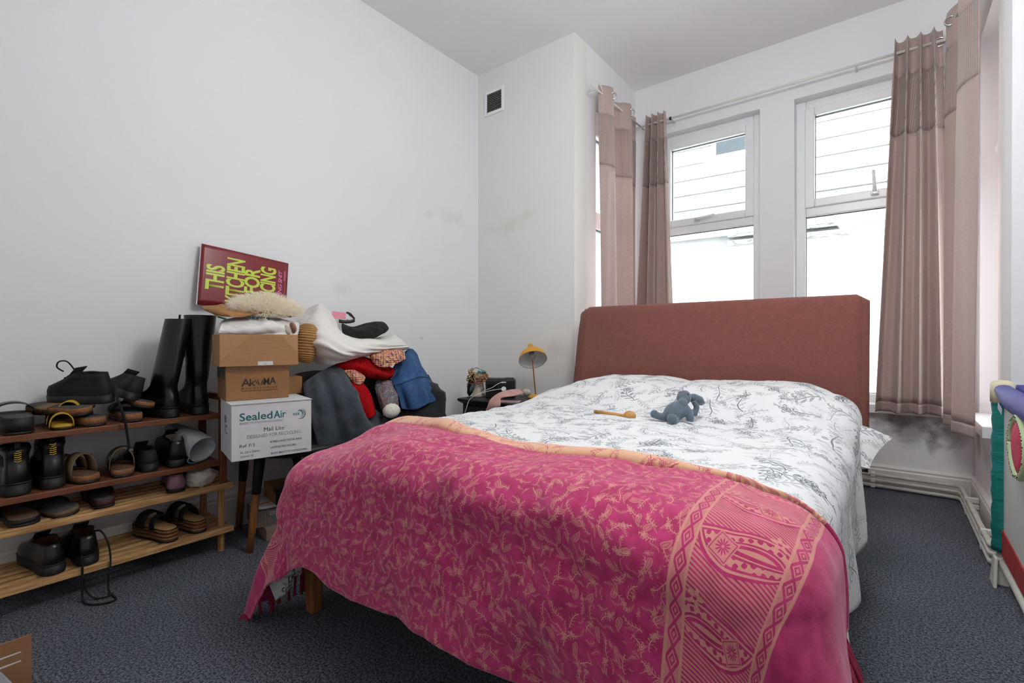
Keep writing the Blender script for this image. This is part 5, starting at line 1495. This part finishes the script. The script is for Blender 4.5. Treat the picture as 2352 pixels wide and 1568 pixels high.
# jewellery bust hung with necklaces
jb = Vector((-2.050, 2.27, .5005))
jw = empty('jewellery_stand', jb, label='cream jewellery stand loaded with bead necklaces on the nightstand', cat='jewellery stand')
MB().lathe([(.001, 0), (.042, 0), (.044, .004), (.040, .02), (.034, .06), (.03, .10), (.034, .13), (.001, .14)], 24).build('body', M('cream_ceramic', (206, 194, 176), .5, .1, 14), jw, True)
blob('draped_cloth', M('black_velvet', (22, 22, 24), .95), jw, (-.05, -.015, .07), (.024, .022, .075), (.0, .25, 0), .08, 3, 2)
blob('draped_cloth', M('teal_silk', (62, 112, 116), .6), jw, (-.02, -.040, .055), (.014, .010, .03), (.0, .5, 0), .2, 3, 3)
rnd = random.Random(11)
def necklace(lab, col, rad, loops, bead, cz, spread, metal=0.0, drop=.0, off=(0, 0)):
    m = MB()
    for l in range(loops):
        ph = rnd.uniform(0, 6); rr = rad * rnd.uniform(1.0, 1.35); tx, ty = rnd.uniform(-.35, .35), rnd.uniform(-.35, .35)
        n = int(2 * PI * rr / (bead * 2.0))
        for i in range(n):
            a = 2 * PI * i / n + ph
            p = Vector((rr * 1.35 * math.cos(a) + off[0], rr * .8 * math.sin(a) + off[1], 0)); z = cz + p.x * tx + p.y * ty + rnd.uniform(-spread, spread) * .3 + l * spread / max(1, loops)
            z -= drop * max(0, math.cos(a - 4.2)) ** 3
            m.ell((p.x, p.y, z), (bead * rnd.uniform(.8, 1.1),) * 3, 7, 5)
    o = m.build('bead_necklace', M('beads_' + lab.split()[0] + lab.split()[1], col, .3, .2, 60, metal=metal), None, True, loc=jb)
    return tag(o, lab, 'necklace', 'necklaces on the jewellery stand')
necklace('gold chunky bead necklace wound round the jewellery stand', (206, 166, 96), .044, 3, .0056, .118, .028, .2)
necklace('brown seed bead necklace low on the jewellery stand', (120, 80, 46), .048, 2, .0040, .104, .020)
necklace('red coral necklace looped over the jewellery stand', (176, 44, 34), .040, 2, .0048, .112, .032, 0, .03)
necklace('silver grey bead necklace on top of the jewellery stand', (150, 150, 156), .034, 2, .0046, .146, .016, .3)
necklace('turquoise stone necklace at the right of the jewellery stand', (70, 130, 128), .018, 2, .0062, .150, .014, 0, 0, (.034, -.01))
necklace('dark garnet bead strand hanging below the jewellery stand', (92, 30, 28), .020, 1, .0030, .085, .004, 0, .035, (.022, -.035))
necklace('amber yellow bangle-like strand at the left of the jewellery stand', (190, 136, 30), .020, 2, .0042, .090, .03, 0, .0, (-.058, -.01))
necklace('orange carnelian bead necklace across the jewellery stand', (190, 84, 40), .046, 1, .0054, .098, .012)

# ------------------------------------------------------------------ things on the duvet
MOCH = M('turned_boxwood', (206, 150, 84), .45, .2, 8, stretch=(12, 2, 12))
a_, b_ = Vector((-.915, 1.70, 0)), Vector((-.785, 1.70, 0))
a_.z = top_z(a_.x, a_.y) + .020; b_.z = top_z(b_.x, b_.y) + .018
sp_ = empty('wooden_spoon', a_, label='small wooden spoon with a domed bowl lying on the duvet', cat='spoon')
MB().tube([(0, 0, 0), tuple((b_ - a_) * .5), tuple(b_ - a_)], [.0085, .0070, .0062], 12).build('handle', MOCH, sp_, True)
blob('bowl', MOCH, sp_, (b_ - a_) + Vector((.018, 0, .002)), (.024, .020, .019), (0, 0, 0), .0, 1, 0, 20, 12)

MBUN = M('blue_grey_plush', (104, 118, 131), .95, .18, 40, bump=.5, bscale=220, bdist=.003, sheen=.5)
bp = Vector((-.60, 1.72, 0)); bp.z = top_z(bp.x, bp.y) + .012
bn = empty('toy_rabbit', bp, label='blue-grey plush rabbit reclining on the duvet with one arm behind its head', cat='soft toy')
R_ = Vector((.787, .617, 0)); Fw = Vector((-.617, .787, 0))
def bq(a, b, c): return R_ * a + Fw * b + Vector((0, 0, c))
def bm_(a, b, c): return Matrix((R_, Fw, Vector((0, 0, 1)))).transposed().to_4x4() @ Euler((a, b, c)).to_matrix().to_4x4()
m = MB()
m.ell(bq(.000, .0, .036), (.048, .036, .034), 20, 12, bm_(0, -.55, 0))            # body
m.ell(bq(.034, .012, .084), (.026, .024, .028), 18, 12, bm_(0, .3, 0))             # head
m.ell(bq(.022, -.012, .066), (.016, .016, .02), 14, 8)
m.tube([bq(.030, -.016, .058), bq(.040, -.026, .038), bq(.042, -.028, .016), bq(.040, -.028, .004)], [.010, .012, .014, .012], 12)   # near arm
m.tube([bq(.030, .012, .050), bq(.056, .014, .030), bq(.074, .014, .026), bq(.082, .014, .050), bq(.070, .016, .072)], [.012, .014, .013, .011, .010], 12)  # far arm behind the head
m.tube([bq(-.02, .0, .016), bq(-.045, .0, .016), bq(-.070, .004, .020)], [.017, .014, .013], 12); m.ell(bq(-.076, .004, .026), (.014, .017, .016), 14, 9)  # far leg
m.tube([bq(-.01, -.022, .012), bq(-.022, -.036, .010)], [.017, .016], 12); m.ell(bq(-.026, -.040, .014), (.019, .015, .019), 14, 9)    # near leg, sole to us
o = m.build('body', MBUN, bn, True)
rm = o.modifiers.new('one_skin', 'REMESH'); rm.mode = 'VOXEL'; rm.voxel_size = .0035; rm.use_smooth_shade = True
s2 = o.modifiers.new('soften', 'SMOOTH'); s2.factor = .5; s2.iterations = 4
for k in (0, 1):
    MB().tube([bq(.050, .020 + .018 * k, .088), bq(.074, .026 + .018 * k, .083 - .004 * k), bq(.100, .03 + .018 * k, .072 - .006 * k), bq(.116, .032 + .018 * k, .062 - .008 * k)], [.008, .015, .015, .005], 14).build('ear', MBUN, bn, True)
MB().ell(bq(.020, .004, .1095), (.0045, .003, .003), 10, 6).build('nose', M('pale_pink_thread', (206, 172, 166), .8), bn, True)
MB().ell(bq(.042, -.008, .099), (.0024, .0024, .0024), 10, 6).build('eye', M('black_bead', (12, 12, 12), .15), bn, True)

# ------------------------------------------------------------------ travel cot at the right edge
MTEAL = M('teal_nylon', (12, 128, 124), .6, .2, 20, bump=.5, bscale=26, bdist=.006, stretch=(1, 1, 4))
MCREAM = M('cream_plastic', (222, 212, 178), .4, .08, 10); MWPL = M('off_white_plastic', (214, 212, 204), .45, .06, 10)
MPURP = M('violet_blue_nylon', (74, 74, 150), .6, .12, 14, bump=.1); MMESH = M('white_netting', (206, 204, 200), .8, .06, 300)
MRED_C = M('red_nylon', (170, 30, 30), .6, .1)
ct = empty('travel_cot', (.318, 2.385, 0), label='travel cot with teal corner post, violet rail and white feet by the bay', cat='cot')
CX0, CX1, CY0, CY1, CH = .318, 1.03, 1.33, 2.385, .715
def tl(name, mb, mat, **k): return rl(ct, name, mb, mat, **k)
for x, y in ((CX0, CY1), (CX1, CY1), (CX0, CY0), (CX1, CY0)):
    pts = []; n = 26; rings = []
    for i in range(n + 1):
        z = .12 + (CH - .17) * i / n; r = .0275 + .0018 * math.sin(i * 2.1) + .001 * math.sin(i * 5.3)
        rings.append([(x + r * 1.0 * math.cos(2 * PI * k / 16), y + r * math.sin(2 * PI * k / 16), z) for k in range(16)])
    tl('post_sleeve', MB().loft(rings), MTEAL, smooth=True)
    tl('foot_tube', MB().tube([(x, y, .03), (x, y, .121)], .013, 12), MWPL, smooth=True)
    # splayed plastic foot: two flared plates meeting at the corner
    ix, iy = (1 if x == CX0 else -1), (1 if y == CY0 else -1)
    f_ = MB()
    for ux, uy in ((1, 0), (0, 1)):
        wx, wy = ux * ix * .055, uy * iy * .055
        ox, oy = -ix * .022 * (1 - ux) - 0 * ux, -iy * .022 * (1 - uy)
        bx_, by_ = x + ox, y + oy
        top = [(bx_ - wx * .3, by_ - wy * .3, .10), (bx_ + wx * .55, by_ + wy * .55, .10)]
        bot = [(bx_ - wx * .5 + ox * .3, by_ - wy * .5 + oy * .3, .0), (bx_ + wx * 1.0 + ox * .3, by_ + wy * 1.0 + oy * .3, .0)]
        th = Vector((ix * .010 * (1 - ux), iy * .010 * (1 - uy), 0))
        v8 = [Vector(p_) for p_ in (top[0], top[1], bot[1], bot[0])]; v8 += [p_ + th for p_ in v8]
        f_.add(v8, [(0, 1, 2, 3), (7, 6, 5, 4), (0, 4, 5, 1), (1, 5, 6, 2), (2, 6, 7, 3), (3, 7, 4, 0)])
    f_.box(x - .017, x + .017, y - .017, y + .017, .0, .095)
    tl('foot', f_, MWPL, bevel=.004)
    tl('corner_cap', MB().loft([[(x + a, y + b, z) for a, b in rounded_poly(-.03 + e, .03 - e, -.03 + e, .03 - e, .014, 4)] for e, z in ((.0, CH - .075), (0, CH - .012), (.006, CH - .002), (.016, CH + .003))]), MCREAM, smooth=True)
for (x0, y0), (x1, y1) in (((CX0, CY1), (CX0, CY0)), ((CX0, CY1), (CX1, CY1)), ((CX1, CY1), (CX1, CY0)), ((CX0, CY0), (CX1, CY0))):
    d = Vector((x1 - x0, y1 - y0, 0)); L = d.length; d.normalize(); nrm = Vector((-d.y, d.x, 0)); c0 = Vector((x0, y0, 0))
    m = MB(); rings = []
    for i in range(25):
        t = i / 24; s_ = .035 + (L - .07) * t; sag = .035 * math.sin(PI * t)
        hgt = .035 + .035 * min(1, math.sin(PI * t) * 2.5)
        rings.append([c0 + d * s_ + nrm * (.026 * math.cos(a)) + Vector((0, 0, CH - .012 - sag * .25 - hgt * .5 + hgt * .55 * math.sin(a))) for a in [2 * PI * k / 12 for k in range(12)]])
    m.loft(rings); rail = tl('padded_rail', m, MPURP, smooth=True)
    q = MB(); a0, a1 = c0 + d * .03, c0 + d * (L - .03)
    q.add([a0 + Vector((0, 0, .14)), a1 + Vector((0, 0, .14)), a1 + Vector((0, 0, CH - .07)), a0 + Vector((0, 0, CH - .07))], [(0, 1, 2, 3)]); tl('net_panel', q, MMESH)
    q = MB(); a0, a1 = c0 + d * .02, c0 + d * (L - .02)
    V4 = [a0 + Vector((0, 0, .11)), a1 + Vector((0, 0, .11)), a1 + Vector((0, 0, .155)), a0 + Vector((0, 0, .20))]
    q.add([v_ + nrm * .004 for v_ in V4] + [v_ - nrm * .004 for v_ in V4], [(0, 1, 2, 3), (7, 6, 5, 4), (0, 4, 5, 1), (1, 5, 6, 2), (2, 6, 7, 3), (3, 7, 4, 0)]); tl('base_band', q, MRED_C)
    q = MB().tube([c0 + d * .02 + Vector((0, 0, .085)), c0 + d * (L - .02) + Vector((0, 0, .085))], .012, 12); tl('base_rail', q, MWPL, smooth=True)
# quilted red shape with a dotted green edge sewn on the net panel
sp0 = Vector((CX0 - .012, 2.02, .545))
V = []; n = 40; ring = []
def lobe(t): return Vector((0, .095 * math.cos(t) * (1 + .1 * math.cos(2 * t)), .085 * math.sin(t)))
MPNK = M('red_pink_quilt', (206, 40, 84), .7, .3, 12, bump=.5, bscale=30, bdist=.006); MGRN = M('pale_green_piping', (188, 204, 160), .8, .1, 20)
m = MB(); m.loft([[sp0 + lobe(2 * PI * k / n) * s + Vector((dx, 0, 0)) for k in range(n)] for s, dx in ((1, .006), (1, 0), (.9, -.006), (.5, -.010), (.02, -.011))])
ap = tl('sewn_patch', m, MPNK, smooth=True)
rg = MB().tube([sp0 + lobe(2 * PI * k / 48) * 1.02 + Vector((-.002, 0, 0)) - ct.location for k in range(49)], .011, 10).build('patch_edge', MGRN, ap, True)
sd_ = MB(); rnd = random.Random(3)
for k in range(60):
    t = 2 * PI * k / 60 + rnd.uniform(-.03, .03); e_ = sp0 + lobe(t) * rnd.uniform(.98, 1.06) + Vector((-.0125, 0, 0)) - ct.location
    sd_.ell(e_, (.0015, .0018, .0022), 6, 4)
tag(sd_.build('seed_print', INK_K, ap), kind='stuff')
for k in range(5):   # blurred pale maker's mark on the rail
    MB().box(-.0008, .0006, -.145 - k * .014, -.136 - k * .014, -.012, .008, Matrix.Translation((-.028, 0, CH - .045)) @ Matrix.Rotation(.2, 4, 'X')).build('rail_print', M('pale_print', (190, 188, 204), .7), ct)

# ------------------------------------------------------------------ open cardboard carton in the near left corner
cb = empty('cardboard_carton', (-1.61, .19, 0), (0, 0, -PI / 2), 'flattened brown cardboard carton with a raised flap in the bottom left corner', 'box')
MKR3 = M('brown_carton', (150, 108, 74), .85, .12, 8, bump=.06)
MB().box(0, .42, 0, .30, 0, .012).build('carton_base', MKR3, cb, bevel=.002)
MB().box(0, .42, 0, .005, .0125, .158).build('raised_flap', MKR3, cb)
for z0, z1, x1 in ((.118, .128, .40), (.098, .107, .40)):
    MB().add([(.018, .0052, z1 - .001), (x1, .0052, z1 + .004), (x1, .0052, z0 - .004), (.018, .0052, z1 - .004)], [(0, 1, 2, 3)]).build('torn_tape', MWCARD, cb)
V = [(.055, .008, .100), (.050, .0075, .096), (.0, .12, .030), (.06, .10, .0125), (.055, .012, .0125)]
o = obj('grey_corner_flap', V, [(0, 1, 2, 3), (0, 3, 4)], M('grey_card', (150, 152, 156), .8, .08), cb); md = o.modifiers.new('thickness', 'SOLIDIFY'); md.thickness = .002
